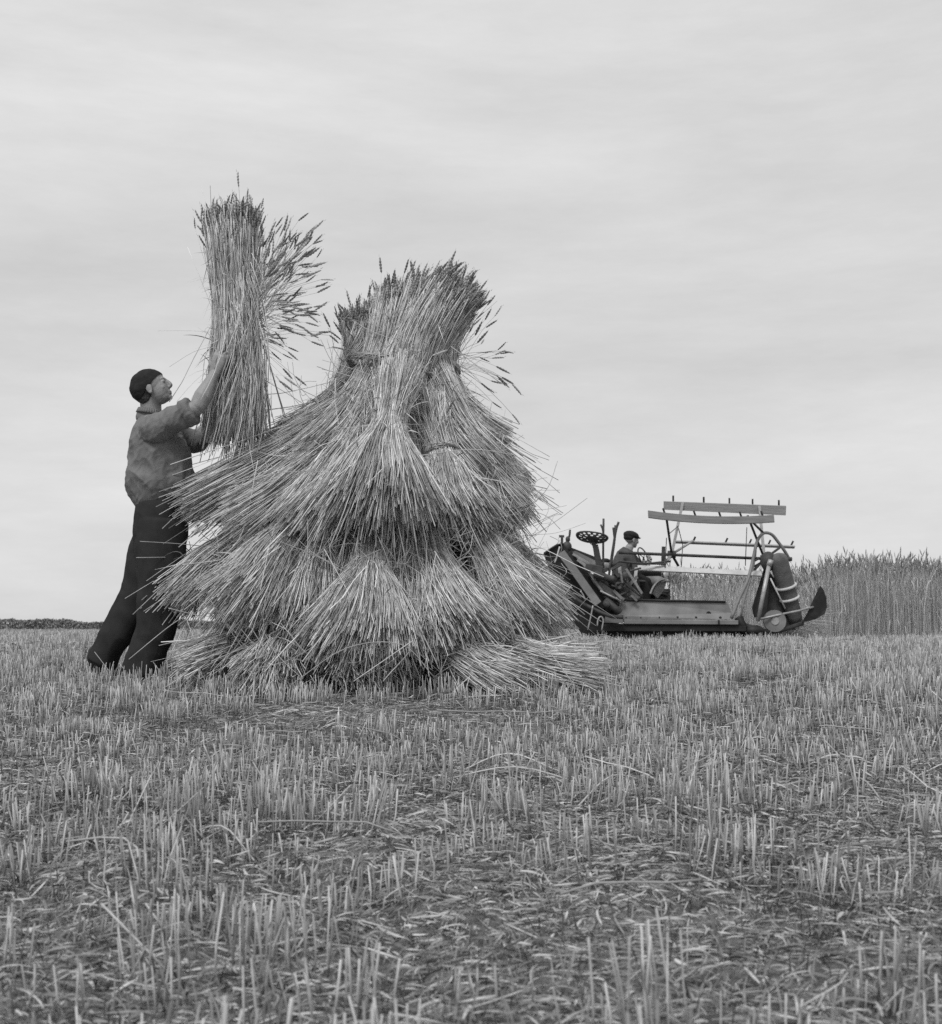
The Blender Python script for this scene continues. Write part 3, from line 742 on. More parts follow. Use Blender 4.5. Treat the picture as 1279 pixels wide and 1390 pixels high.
def person_man():
    root = thing('person', 'standing man in grey shirt and dark trousers lifting a sheaf overhead', 'person', W(196, 912, 7.2))
    off = np.array(root['_w'])
    tilt = math.radians(22)
    fwd = A(math.cos(tilt), 0, math.sin(tilt)); up = A(-math.sin(tilt), 0, math.cos(tilt)); side = A(0, 1, 0)
    b = Geo()
    hc = MP(207, 528, -.02)
    head(b, hc, 1.0, fwd, up, side)
    loft(b, [MP(204, 570, 0), MP(205, 556, 0), MP(204, 540, -.01)], [(.075, .075), (.057, .06), (.056, .06)])
    loft(b, [MP(219, 700), MP(219, 670), MP(217, 630), MP(211, 600), MP(208, 578), MP(206, 566)], [(.15, .10), (.14, .10), (.15, .11), (.165, .115), (.15, .09), (.08, .06)])
    # arms
    sh, el, wr = MP(214, 582, -.18), MP(268, 553, -.23), MP(292, 506, -.2)
    loft(b, [sh, (sh + el) / 2, el], [(.055, .055), (.05, .05), (.045, .044)])
    loft(b, [el, el + (wr - el) * .33, el + (wr - el) * .7, wr], [(.046, .046), (.050, .052), (.036, .037), (.028, .025)], side=(0, 1, 0))
    hd = norm(MP(301, 476, -.215) - wr)
    hand(b, wr, hd, norm(A(.25, .95, -.1)), norm(A(-.9, .1, .3)), 1.1, (.75, .9, .7))
    sh2, el2, wr2 = MP(219, 586, .18), MP(264, 598, .22), MP(298, 566, .17)
    loft(b, [sh2, (sh2 + el2) / 2, el2], [(.055, .055), (.05, .05), (.043, .042)])
    loft(b, [el2, el2 + (wr2 - el2) * .33, el2 + (wr2 - el2) * .7, wr2], [(.043, .043), (.045, .046), (.036, .037), (.028, .025)])
    hand(b, wr2, norm(MP(318, 545, .15) - wr2), norm(A(.1, -1, .1)), norm(A(-.5, 0, .9)), 1.02, (.5, .6, .6))
    # legs
    loft(b, [MP(219, 700, -.09), MP(216, 800, -.1), MP(197, 898, -.1)], [(.085, .085), (.055, .06), (.04, .045)])
    loft(b, [MP(216, 700, .09), MP(186, 800, .1), MP(136, 888, .1)], [(.085, .085), (.055, .06), (.04, .045)])
    link('body', voxel(b, 'body', .004, off, 4), M['skin'], root)
    # shirt
    s = Geo()
    loft(s, [MP(221, 682), MP(217, 668), MP(217, 652), MP(218, 630), MP(214, 604), MP(210, 582), MP(207, 566)], [(.155, .125), (.175, .165), (.195, .187), (.195, .175), (.2, .155), (.185, .115), (.085, .07)], dome=False)
    loft(s, [MP(204, 567, -.01), MP(203, 559, -.01)], [(.068, .070), (.061, .065)], dome=False)   # collar stand
    loft(s, [MP(208, 586, -.15), sh, sh + (el - sh) * .35, sh + (el - sh) * .78], [(.08, .08), (.078, .080), (.070, .072), (.058, .062)])
    c0, c1 = sh + (el - sh) * .70, sh + (el - sh) * .86
    loft(s, [c0, c1], [(.066, .074), (.064, .072)], dome=False)
    loft(s, [MP(212, 590, .15), sh2, sh2 + (el2 - sh2) * .35, el2, el2 + (wr2 - el2) * .15], [(.085, .085), (.085, .088), (.075, .078), (.062, .066), (.056, .06)])
    def fs(p):
        q = Vector((p.x * 5 + p.z * 3, p.y * 4, p.z * 5 - p.x * 3))
        w = max(-.8, 1 - abs(mnoise.noise(q * 1.4)) * 3.4)
        w2 = 1 - abs(mnoise.noise(Vector((p.x * 16 + p.z * 7, p.y * 7, p.z * 8)))) * 2.2
        low = max(0, 1 - abs(p.z - MP(217, 655)[2]) / .12)
        w3 = 1 - abs(mnoise.noise(Vector((p.x * 30 - p.z * 18, p.y * 12, p.z * 14 + p.x * 10)))) * 2.2
        return .008 * w * (1 + low) + .006 * w2 + .003 * w3
    me = voxel(s, 'shirt', .005, off, 4, fs)
    link('shirt', me, M['shirt'], root)
    # collar flap
    cg = Geo(); c = MP(204, 556, -.01)
    for a0 in np.linspace(.25 * math.pi, 1.75 * math.pi, 26)[:-1]:
        a1 = a0 + 1.5 * math.pi / 25
        q = []
        for a in (a0, a1):
            q.append((c + A(.066 * math.cos(a), .063 * math.sin(a), .0 + .010 * -math.cos(a)), c + A(.078 * math.cos(a), .078 * math.sin(a), -.028 + .012 * -math.cos(a))))
        plate(cg, [q[0][0], q[1][0], q[1][1], q[0][1]], .006)
    cg.build('collar', M['shirt'], root, smooth=True)
    # trousers
    t = Geo()
    loft(t, [MP(222, 674), MP(221, 682), MP(219, 700), MP(217, 725), MP(216, 750), MP(214, 775)], [(.150, .115), (.158, .125), (.175, .142), (.18, .148), (.15, .13), (.1, .09)], dome=False)
    loft(t, [MP(220, 708, -.085), MP(218, 750, -.09), MP(217, 800, -.1), MP(212, 850, -.1), MP(200, 885, -.1), MP(193, 915, -.1)], [(.105, .14), (.11, .135), (.10, .115), (.095, .11), (.095, .108), (.09, .112)], dome=False)
    loft(t, [MP(217, 708, .085), MP(207, 750, .09), MP(190, 805, .1), MP(169, 845, .1), MP(148, 878, .1), MP(137, 900, .1)], [(.105, .14), (.11, .13), (.10, .105), (.09, .095), (.09, .085), (.09, .08)], dome=False)
    def ft(p):
        w = 1 - abs(mnoise.noise(Vector((p.x * 9, p.y * 7, p.z * 3.2)))) * 2.4
        w2 = 1 - abs(mnoise.noise(Vector((p.x * 7 + p.z * 5, p.y * 9, p.z * 9)))) * 2.2
        return .010 * w + .004 * w2
    link('trousers', voxel(t, 'trousers', .008, off, 4, ft), M['trousers'], root)
    bl = Geo(); th = np.linspace(0, 2 * math.pi, 40); c = MP(222, 676)
    loft(bl, [c + A(0, 0, -.014), c + A(0, 0, .016)], [(.156, .128), (.154, .126)], dome=False, seg=36)
    bl.build('belt', M['shoe'], root, smooth=True)
    hg = Geo()
    ell(hg, hc + .028 * up - .013 * fwd, (.101, .080, .094), [fwd, side, up], 28, 18); ell(hg, hc - .030 * up - .050 * fwd, (.050, .062, .055), [fwd, side, up], 20, 12)
    me = voxel(hg, 'hair', .004, off, 2, lambda p: .003 * mnoise.noise(p * 90))
    bm = bmesh.new(); bm.from_mesh(me)
    bmesh.ops.bisect_plane(bm, geom=bm.verts[:] + bm.edges[:] + bm.faces[:], plane_co=Vector(hc - .0 * up + .012 * fwd - off), plane_no=Vector(up * .45 - fwd * .9).normalized(), clear_inner=True)
    bm.to_mesh(me); bm.free(); link('hair', me, M['hair'], root)
    k = Geo()
    ell(k, hc + .03 * up - .016 * fwd, (.106, .085, .094), [fwd, side, up], 28, 18)
    ell(k, hc + .018 * up - .045 * fwd, (.082, .083, .085), [fwd, side, up], 24, 16)
    me = voxel(k, 'cap', .004, off, 3, lambda p: .004 * mnoise.noise(Vector((p.x * 14, p.y * 14, p.z * 30))) + .0015 * mnoise.noise(p * 70))
    bm = bmesh.new(); bm.from_mesh(me)
    # keep the part above a line from the brow down to the nape
    pl = Vector(hc + .047 * up + .06 * fwd - off); nn = Vector(up * .82 - fwd * .55).normalized()
    bmesh.ops.bisect_plane(bm, geom=bm.verts[:] + bm.edges[:] + bm.faces[:], plane_co=pl, plane_no=nn, clear_inner=True)
    bm.to_mesh(me); bm.free()
    ob = link('cap', me, M['cap'], root); sm = ob.modifiers.new('thick', 'SOLIDIFY'); sm.thickness = .004
    # shoes
    for (hx, hy, tx, ty, dy, nm) in ((190, 914, 226, 917, -.1, 0), (128, 900, 150, 915, .1, 1)):
        q = Geo(); a, c = MP(hx, hy, dy), MP(tx, ty, dy)
        loft(q, [a, (a + c) / 2 + A(0, 0, .012), c], [(.038, .045), (.045, .04), (.04, .022)])
        loft(q, [a + A(0, 0, .02), a + A(.01, 0, .07)], [(.042, .045), (.045, .045)])
        link('shoe', voxel(q, 'shoe', .006, off, 2), M['shoe'], root)
    # eyebrow & hair fringe
    return root
person_man()

# ------------------------------------------------------------------ tractor and driver
def wheel(parent, c, axis, r, w, hub=.3, name='wheel', lugs=24):
    g = Geo(); lathe(g, c, axis, [(-w / 2, r * .72), (-w / 2, r * .93), (-w * .35, r), (w * .35, r), (w / 2, r * .93), (w / 2, r * .72)], 40)
    t = norm(A(*axis)); s = norm(np.cross(t, A(0, 0, 1))); u = np.cross(t, s)
    for k in range(lugs):
        a = 2 * math.pi * k / lugs
        for sg in (-1, 1):
            p = A(*c) + (s * math.cos(a) + u * math.sin(a)) * (r + .008); q = A(*c) + (s * math.cos(a + .14) + u * math.sin(a + .14)) * (r + .008) + t * sg * w * .45
            bar(g, p, q, .03, .03, up=tuple(s * math.cos(a) + u * math.sin(a)))
    o = g.build(name, M['tyre'], parent)
    h = Geo(); lathe(h, c, axis, [(-w * .42, r * .70), (-w * .3, r * .66), (-w * .1, r * .25), (w * .1, r * .25), (w * .3, r * .66), (w * .42, r * .70)], 32)
    lathe(h, c, axis, [(-w * .5, r * .12), (w * .5, r * .12)], 16)
    h.build('rim', M['sheet'], o)
    return o

def tractor():
    root = thing('tractor', 'small old tractor with thin steering wheel half hidden behind the binder', 'tractor', W(868, 868, 18.4))
    fw = norm(A(.22, .97, 0)); rt = norm(A(.97, -.22, 0)); up = A(0, 0, 1)
    gz = float(G(2.4, 18.4)); O = A(W(860, 800, 18.0)[0], 18.0, gz)
    def Lp(f, r, u): return O + fw * f + rt * r + up * u
    for r in (-.5, .5): wheel(root, Lp(.0, r * .84, .36), rt, .36, .18)
    for r in (-.5, .5): wheel(root, Lp(1.75, r, .32), rt, .32, .14, lugs=0)
    g = Geo()
    bar(g, Lp(-.15, 0, .52), Lp(.7, 0, .52), .30, .34); bar(g, Lp(.7, 0, .55), Lp(1.75, 0, .55), .26, .3)
    lathe(g, Lp(0, -.6, .5), rt, [(0, .08), (1.2, .08)], 14); bar(g, Lp(1.75, -.45, .33), Lp(1.75, .45, .33), .07, .07)
    g.build('engine', M['iron'], root, bevel=.012)
    g = Geo(); loft(g, [W(866, 777, 18.5), W(890, 777, 18.9)], [(.14, .085), (.14, .085)]); g.build('fuel_tank', M['black'], root, smooth=True)
    g = Geo(); loft(g, [W(866, 792, 18.3), W(892, 791, 18.6)], [(.16, .10), (.16, .10)]); g.build('gearbox', M['sheet'], root, smooth=True)
    g = Geo(); bar(g, W(862, 808, 18.3), W(900, 808, 18.6), .35, .18); ell(g, W(872, 802, 18.1), (.09, .08, .07)); ell(g, W(884, 806, 18.1), (.07, .08, .06)); g.build('rear_axle', M['black'], root, bevel=.02)
    g = Geo(); loft(g, [W(894, 783, 19.0), W(905, 782, 19.3), W(920, 784, 19.8)], [(.17, .085), (.18, .10), (.16, .09)]); g.build('hood', M['steel'], root, smooth=True)
    g = Geo(); pf = smoothpath([W(884, 806, 17.5), W(888, 797, 17.5), W(895, 789, 17.5), W(903, 786, 17.5), W(908, 789, 17.5)], 4)
    for k in range(len(pf) - 1): plate(g, [pf[k] - A(.03, .12, 0), pf[k] + A(.03, .12, 0), pf[k + 1] + A(.03, .12, 0), pf[k + 1] - A(.03, .12, 0)], .02)
    plate(g, [W(886, 806, 17.55), W(890, 797, 17.55), W(897, 790, 17.55), W(905, 789, 17.55), W(902, 800, 17.55), W(893, 812, 17.55)], .02)
    g.build('front_fender', M['steel'], root)
    # seat
    g = Geo(); ell(g, Lp(-.12, 0, .86), (.22, .2, .04), [fw, rt, up]); bar(g, Lp(-.05, 0, .6), Lp(-.12, 0, .84), .05, .02); g.build('seat', M['iron'], root, smooth=True)
    # steering wheel seen through the reel frame
    c = W(874, 757, 18.15); ax = norm(A(.80, -.5, .36)); s = norm(np.cross(ax, A(0, 0, 1))); u = np.cross(s, ax)
    g = Geo(); th = np.linspace(0, 2 * math.pi, 33)
    path(g, [c + s * math.cos(a) * .155 + u * math.sin(a) * .155 for a in th], .010)
    for k in range(3):
        a = 2 * math.pi * k / 3 + .4; path(g, [c, c + s * math.cos(a) * .155 + u * math.sin(a) * .155], .006)
    o = g.build('steering_wheel', M['iron'], root, smooth=True)
    g = Geo(); rod(g, c, Lp(.65, 0, .75), .014); g.build('steering_column', M['iron'], root, smooth=True)
    g = Geo(); rod(g, Lp(1.2, .08, .95), Lp(1.2, .08, 1.12), .03); g.build('exhaust_pipe', M['black'], root, smooth=True)
tractor()

def driver():
    root = thing('person', 'seated driver in a dark jacket and flat cap behind the iron binder seat', 'person', W(848, 800, 17.9))
    off = np.array(root['_w'])
    def D(px, py, dy=0): return W(px, py, 17.85 + dy)
    fwd = norm(A(.86, .35, -.22)); side = norm(np.cross(A(0, 0, 1), fwd)); up = np.cross(fwd, side)
    hc = D(857.5, 732.5, 0)
    b = Geo(); head(b, hc, 1.02, fwd, up, side)
    loft(b, [D(852, 752, 0), D(855, 742, 0)], [(.06, .06), (.056, .056)])
    loft(b, [D(846, 788), D(847, 770), D(849, 752)], [(.13, .09), (.14, .1), (.1, .08)], side=tuple(side))
    nr = A(.45, -.9, 0); 
    shr = D(853, 755, -.18); elr = D(862, 774, -.2); wrr = D(877, 769, -.05)
    shl = D(856, 754, .18); ell_ = D(868, 772, .2); wrl = D(880, 764, .25)
    for a, e, w in ((shr, elr, wrr), (shl, ell_, wrl)):
        loft(b, [a, e], [(.05, .05), (.042, .042)]); loft(b, [e, w], [(.042, .042), (.028, .026)])
    hand(b, wrr, norm(D(882, 763, 0) - wrr), norm(A(.3, 0, .9)), norm(A(0, 1, .2)), 1, (.9, 1.0, .8))
    hand(b, wrl, norm(D(884, 757, .2) - wrl), norm(A(-.3, -.6, .5)), norm(A(0, -.3, 1)), 1, (.9, 1.0, .8))
    loft(b, [D(847, 790, -.1), D(872, 792, 0), D(878, 830, .1)], [(.08, .08), (.055, .055), (.04, .04)])
    loft(b, [D(850, 790, .1), D(877, 790, .25), D(884, 828, .3)], [(.08, .08), (.055, .055), (.04, .04)])
    link('body', voxel(b, 'body', .006, off, 2), M['skin'], root)
    s = Geo()
    loft(s, [D(845, 792), D(845, 775), D(847, 762), D(850, 752), D(853, 746)], [(.17, .13), (.185, .14), (.20, .135), (.185, .105), (.07, .07)], side=tuple(norm(A(-.35, .9, 0))), dome=False)
    for a, e, w in ((shr, elr, wrr), (shl, ell_, wrl)):
        loft(s, [a, (a + e) / 2, e], [(.078, .078), (.07, .07), (.062, .062)]); loft(s, [e, e + (w - e) * .9], [(.06, .06), (.045, .045)])
    link('jacket', voxel(s, 'jacket', .009, off, 3, fold(.008, (6, 6, 6), 3)), M['jacket'], root)
    t = Geo()
    loft(t, [D(846, 784), D(846, 796)], [(.16, .13), (.15, .13)], dome=False)
    loft(t, [D(847, 790, -.1), D(872, 792, 0), D(878, 828, .1)], [(.1, .1), (.08, .08), (.08, .08)])
    loft(t, [D(850, 790, .1), D(877, 790, .25), D(884, 826, .3)], [(.1, .1), (.08, .08), (.08, .08)])
    link('trousers', voxel(t, 'trousers', .01, off, 3), M['trousers'], root)
    k = Geo(); ell(k, hc + up * .055 - fwd * .018, (.118, .100, .066), [fwd, side, up]); ell(k, hc + up * .05 + fwd * .085, (.05, .06, .010), [fwd, side, up]); ell(k, hc + up * .02 - fwd * .04, (.084, .086, .06), [fwd, side, up])
    link('flat_cap', voxel(k, 'flat_cap', .005, off, 3), M['cap'], root)
driver()
# ------------------------------------------------------------------ reaper binder
def binder():
    root = thing('reaper_binder', 'old horse reel binder with wooden bats, iron seat and sheet metal platform', 'reaper binder', W(920, 866, 16.6))
    def B(px, py, d=16.5): return W(px, py, d)
    def part(g, name, m, p=root, smooth=False, bevel=0): return g.build(name, M[m], p, smooth=smooth, bevel=bevel)
    # reel bats
    def bat(L, R, h0, h1, tilt, sag, m, pegs, peglen, lean=(0, 0, 1), thick=.022):
        L, R = A(*L), A(*R); n = 10; g = Geo(); V = []
        u = norm(A(0, math.sin(tilt), math.cos(tilt))); nn = norm(np.cross(norm(R - L), u)) * thick / 2
        for k in range(n + 1):
            t = k / n; c = L + (R - L) * t - A(0, 0, 1) * sag * 4 * t * (1 - t); h = (h0 + (h1 - h0) * t) / 2
            V += [c - u * h - nn, c - u * h + nn, c + u * h + nn, c + u * h - nn]
        f = [(3, 2, 1, 0), (4 * n, 4 * n + 1, 4 * n + 2, 4 * n + 3)]
        for k in range(n):
            for j in range(4): f.append((4 * k + j, 4 * k + (j + 1) % 4, 4 * k + 4 + (j + 1) % 4, 4 * k + 4 + j))
        g.add(V, f); o = part(g, 'reel_bat', m, bevel=.003)
        for t in pegs:
            c = L + (R - L) * t - A(0, 0, 1) * sag * 4 * t * (1 - t) - nn * 1.6; q = Geo(); l = A(*lean)
            path(q, smoothpath([c - u * h0 * .3, c + u * h0 * .2, c + u * h0 * .4 + l * peglen], 3), .013, 6)
            part(q, 'peg', 'black', o, True)
        return o
    bat(B(901, 686, 16.9), B(1067, 693, 16.9), .115, .13, -.25, 0, 'wood_l', (.08, .33, .54, .73, .945), .09)
    bat(B(880, 698, 16.2), B(1051, 704, 16.2), .10, .10, .3, .045, 'wood_d', (.14, .385, .585, .75, .92), .075, lean=(-.45, -.2, 1))
    bat(B(917, 735.5, 17.3), B(1079, 742.5, 17.3), .06, .06, -1.1, 0, 'pale', (.15, .42, .62, .78, .97), .06, lean=(.45, 0, .9))
    bat(B(866, 771, 16.4), B(1034, 779, 16.4), .085, .085, .7, 0, 'pale', (), .05)
    g = Geo(); rod(g, B(840, 750, 16.7), B(1040, 758.5, 16.7), .020); part(g, 'reel_shaft', 'iron', smooth=True)
    H1, H2 = B(912, 752.5, 16.7), B(1038, 758.5, 16.7)
    ends1 = [B(927, 682, 16.88), B(905, 704, 16.25), B(941, 734, 17.25), B(899, 770, 16.45), B(921, 768, 17.0)]
    ends2 = [B(1031, 687, 16.88), B(1015, 700, 16.25), B(1058, 744, 17.25), B(1022, 776, 16.45), B(1050, 772, 17.0)]
    for H, es, ms in ((H1, ends1, ('wood_l', 'iron', 'steel', 'wood_l', 'iron')), (H2, ends2, ('wood_l', 'iron', 'iron', 'iron', 'iron'))):
        hub = Geo(); lathe(hub, H - A(.05, 0, 0), (1, 0, 0), [(0, .05), (.1, .05)], 14); ho = part(hub, 'reel_hub', 'iron', smooth=False)
        for e, mm in zip(es, ms):
            a = Geo(); bar(a, H, e, .018, .036 if mm == 'wood_l' else .03, up=(1, 0, 0)); part(a, 'reel_arm', mm, ho)
    # brace wires of the left spider
    for p, q in (((908, 725, 16.5), (921, 714, 16.8)), ((921, 716, 16.85), (927, 740, 16.9)), ((927, 740, 16.9), (925, 772, 16.9)), ((905, 730, 16.4), (903, 772, 16.4)), ((1014, 716, 16.6), (1012, 768, 16.6)), ((1027, 744, 17), (1026, 760, 17))):
        g = Geo(); rod(g, B(*p), B(*q), .006, 5); part(g, 'brace_wire', 'iron', smooth=True)
    # hoop rail on the right
    g = Geo()
    path(g, smoothpath([B(993, 839, 16.1), B(1004, 812, 16.15), B(1016, 785, 16.2), B(1024, 752, 16.3), B(1028, 735, 16.35), B(1036, 724, 16.4), B(1047, 725, 16.45), B(1056, 735, 16.5), B(1066, 749, 16.55), B(1072, 760, 16.6)], 5), .021)
    path(g, smoothpath([B(1006, 838, 16.3), B(1010, 815, 16.35), B(1019, 785, 16.4), B(1024, 762, 16.45)], 4), .016)
    part(g, 'reel_rail', 'sheet', smooth=True)
    for p, q, r in (((1015, 702, 16.3), (1037, 724, 16.4), .016), ((1024, 762, 16.5), (1034, 756, 16.6), .012), ((1037, 760, 16.6), (1058, 744, 16.7), .014), ((1022, 770, 16.6), (1040, 760, 16.6), .014), ((1062, 759, 16.55), (1075, 759, 16.55), .028), ((880, 765, 16.3), (910, 762, 16.5), .014), ((901, 742, 16.5), (900, 768, 16.5), .025)):
        g = Geo(); rod(g, B(*p), B(*q), r); part(g, 'support_rod', 'iron', smooth=True)
    # canvas divider roller
    a, c = B(1056, 757, 16.35), B(1082, 846, 16.55)
    L = np.linalg.norm(c - a); ax = norm(c - a)
    g = Geo(); lathe(g, a, ax, [(-.05, .05), (-.03, .09), (0, .115), (.05, .122), (.2, .118), (L * .55, .11), (L * .9, .09), (L, .08)], 28)
    ro = part(g, 'canvas_roller', 'canvas', smooth=True)
    for t, r in ((.44, .117), (.62, .108)):
        q = Geo(); cc = a + ax * L * t; s = norm(np.cross(ax, A(0, 1, 0))); u2 = np.cross(s, ax)
        pp = [cc + (s * math.cos(x) + u2 * math.sin(x)) * (r + .008) for x in np.linspace(0, 2 * math.pi, 30)]
        path(q, pp, .019); part(q, 'roller_band', 'pale', ro, True)
    g = Geo(); ell(g, B(1043, 762, 16.4), (.10, .12, .13)); part(g, 'roller_cap', 'iron', smooth=True)
    # boards of the divider
    g = Geo(); plate(g, [B(1037, 772, 16.5), B(1047, 762, 16.5), B(1040, 838, 16.45), B(1024, 838, 16.45), B(1021, 825, 16.45)], .03); part(g, 'divider_board', 'black')
    g = Geo(); plate(g, [B(1046, 778, 16.6), B(1054, 790, 16.6), B(1080, 855, 16.6), B(1045, 858, 16.6), B(1035, 835, 16.6)], .03); part(g, 'divider_board', 'iron')
    g = Geo(); rod(g, B(1044, 768, 16.15), B(1029, 843, 16.1), .028); rod(g, B(1044, 768, 16.15), B(1047, 760, 16.15), .035); part(g, 'divider_strut', 'steel', smooth=True)
    g = Geo(); rod(g, B(1046, 785, 16.15), B(1066, 826, 16.2), .01); part(g, 'tension_strap', 'pale', smooth=True)
    # grain wheel
    w = Geo(); c = B(1051, 843, 16.2); pp = [c + A(.14 * math.cos(x), .05 * math.cos(x), .19 * math.sin(x)) for x in np.linspace(0, 2 * math.pi, 33)]
    lathe(w, c - A(0, .05, 0), (.1, 1, 0), [(0, .11), (0, .14), (.10, .14), (.10, .11)], 32)
    wo = part(w, 'grain_wheel', 'sheet')
    q = Geo(); lathe(q, c - A(0, .06, 0), (.1, 1, 0), [(0, .05), (.12, .05)], 14)
    for k in range(8):
        x = k * math.pi / 4; rod(q, c, c + A(.13 * math.cos(x), 0, .13 * math.sin(x)), .01, 5)
    part(q, 'spokes', 'steel', wo)
    # outer divider fin
    g = Geo(); pl = [B(1113.5, 795, 16.4), B(1118, 800, 16.4), B(1122, 812, 16.42), B(1123, 824, 16.42), B(1120, 833, 16.4), B(1108, 840, 16.38), B(1089, 845, 16.36), B(1096, 832, 16.36), B(1105, 812, 16.38)]
    plate(g, pl, .03); fo = part(g, 'divider_fin', 'black')
    g = Geo(); path(g, [B(1030, 841, 16.1), B(1060, 834, 16.15), B(1085, 829, 16.25), B(1104, 824, 16.35)], .014); part(g, 'divider_rod', 'steel', smooth=True)
    g = Geo(); path(g, [B(1090, 846, 16.4), B(1060, 856, 16.3), B(1030, 860, 16.2)], .03); part(g, 'divider_shoe', 'iron', smooth=True)
    # rear sheet of the platform
    g = Geo()
    pl = [B(843, 815, 16.15), B(846, 814, 16.15), B(985, 817.5, 16.15), B(989, 820, 16.15), B(993, 832, 16.15), B(998, 841, 16.1), B(848, 841, 16.1), B(841, 836, 16.1), B(840, 824, 16.12)]
    plate(g, pl, .02); part(g, 'rear_sheet', 'sheet')
    g = Geo(); path(g, [B(843, 814, 16.13), B(985, 817, 16.13)], .014); part(g, 'sheet_edge', 'black', smooth=True)
    g = Geo(); lathe(g, B(962, 833, 16.14) - A(0, .012, 0), (0, 1, 0), [(0, .03), (.02, .03)], 16); part(g, 'sheet_hole', 'black')
    g = Geo(); bar(g, B(847, 844, 16.0), B(1002, 845, 16.0), .05, .055); part(g, 'platform_lip', 'sheet', bevel=.006)
    g = Geo(); bar(g, B(975, 844.5, 15.965), B(977, 844.5, 15.965), .02, .05); part(g, 'lip_bolt', 'black')
    g = Geo()
    plate(g, [B(815, 849, 16.05), B(1008, 849, 16.05), B(1012, 848, 17.4), B(830, 848, 17.4)], .03)
    bar(g, B(800, 853, 16.05), B(1012, 853, 16.05), .08, .07); bar(g, B(815, 860, 16.15), B(1005, 860, 16.15), .05, .09)
    for x in (830, 870, 915, 960, 1000): bar(g, B(x, 852, 16.1), B(x + 8, 852, 17.2), .06, .08)
    plate(g, [B(812, 850, 16.2), B(1005, 850, 16.2), B(1000, 868, 16.3), B(815, 868, 16.3)], .02)
    part(g, 'platform_frame', 'black')
    g = Geo(); bar(g, B(1003, 838, 16.05), B(1012, 862, 16.1), .08, .08); rod(g, B(1012, 850, 16.1), B(1045, 860, 16.1), .04); ell(g, B(1025, 856, 16.05), (.12, .08, .07)); part(g, 'corner_casting', 'black', smooth=True)
    # bull wheel under the deck
    w = Geo(); c = B(812, 842, 16.9); lathe(w, c - A(.12, 0, 0), (1, .15, 0), [(0, .40), (0, .45), (.26, .45), (.26, .40)], 36); wo = part(w, 'bull_wheel', 'black')
    q = Geo()
    for k in range(10):
        x = k * math.pi / 5; rod(q, c, c + A(0, .4 * math.cos(x), .4 * math.sin(x)), .014, 6)
    part(q, 'spokes', 'iron', wo)
    # elevator: inclined side boards from apex lower right
    def board(a, b, wd, th, m, name='elevator_board', up=(0, -1, 0)):
        g = Geo(); bar(g, B(*a), B(*b), wd, th, up=up); return part(g, name, m, bevel=.004)
    board((765, 742, 16.3), (817, 762, 16.6), .05, .03, 'iron', 'deck_rail')
    g = Geo(); plate(g, [B(770, 743, 16.35), B(815, 765, 16.5), B(812, 776, 16.45), B(796, 775, 16.4), B(775, 757, 16.35)], .025); part(g, 'binder_deck', 'sheet')
    board((762, 750, 16.0), (812, 820, 15.95), .10, .03, 'sheet')
    board((772, 750, 16.1), (822, 824, 16.1), .09, .03, 'black')
    board((788, 766, 16.15), (826, 822, 16.2), .09, .03, 'wood_d')
    board((812, 792, 16.0), (846, 816, 16.05), .075, .03, 'wood_d')
    board((800, 780, 16.05), (826, 798, 16.1), .06, .04, 'iron')
    board((843, 790, 16.2), (866, 814, 16.2), .13, .03, 'wood_d')
    board((830, 795, 16.15), (852, 815, 16.15), .05, .03, 'iron')
    g = Geo(); plate(g, [B(812, 776, 16.3), B(850, 790, 16.4), B(866, 816, 16.4), B(826, 830, 16.3), B(800, 800, 16.3)], .04); part(g, 'elevator_back', 'iron')
    g = Geo(); rod(g, B(822, 814, 16.0), B(842, 832, 15.95), .045, 14); lathe(g, B(820, 817, 15.9), (.7, -.2, -.6), [(0, .03), (.05, .045), (.09, .03)], 12); part(g, 'elevator_roller', 'iron', smooth=True)
    g = Geo(); rod(g, B(836, 811, 15.98), B(843, 818, 15.96), .012); rod(g, B(815, 802, 15.95), B(843, 816, 15.95), .012); part(g, 'edge_strip', 'steel', smooth=True)
    # curved hood on the far left and dark skirt
    g = Geo()
    for k in range(8):
        a0, a1 = k / 8, (k + 1) / 8
        def cp(a): return (738 + 26 * a, 752 - 14 * math.sin(a * math.pi / 2))
        p, q = cp(a0), cp(a1)
        plate(g, [B(p[0], p[1], 16.1), B(q[0], q[1], 16.1), B(q[0] + 3, q[1], 16.7), B(p[0] + 3, p[1], 16.7)], .015)
    plate(g, [B(738, 752, 16.15), B(752, 743, 16.15), B(765, 739, 16.15), B(772, 748, 16.15), B(795, 790, 16.15), B(814, 826, 16.15), B(838, 838, 16.15), B(836, 862, 16.2), B(790, 862, 16.2), B(765, 820, 16.2), B(748, 780, 16.2)], .03)
    part(g, 'side_hood', 'black')
    g = Geo(); path(g, smoothpath([B(770, 800, 15.9), B(785, 815, 15.88), B(806, 827, 15.86), B(828, 836, 15.85), B(846, 838, 15.85)], 5), .025, 8); part(g, 'deck_edge', 'iron', smooth=True)
    g = Geo(); plate(g, [B(822, 836, 15.95), B(846, 841, 15.95), B(846, 846, 15.95), B(820, 845, 15.95)], .02); part(g, 'deck_foot', 'sheet')
    g = Geo(); bar(g, B(763, 727.5, 16.2), B(763, 742, 16.2), .04, .03); bar(g, B(759, 728, 16.2), B(766, 728, 16.2), .03, .03); part(g, 'deck_post', 'iron')
    g = Geo(); path(g, smoothpath([B(774, 719, 16.2), B(773, 728, 16.2), B(770, 735, 16.2), B(768, 744, 16.2)], 4), .014); ell(g, B(771, 732, 16.2), (.03, .03, .04)); ell(g, B(762, 745, 16.2), (.06, .05, .06)); ell(g, B(770, 742, 16.2), (.06, .05, .07)); part(g, 'tension_lever', 'iron', smooth=True)
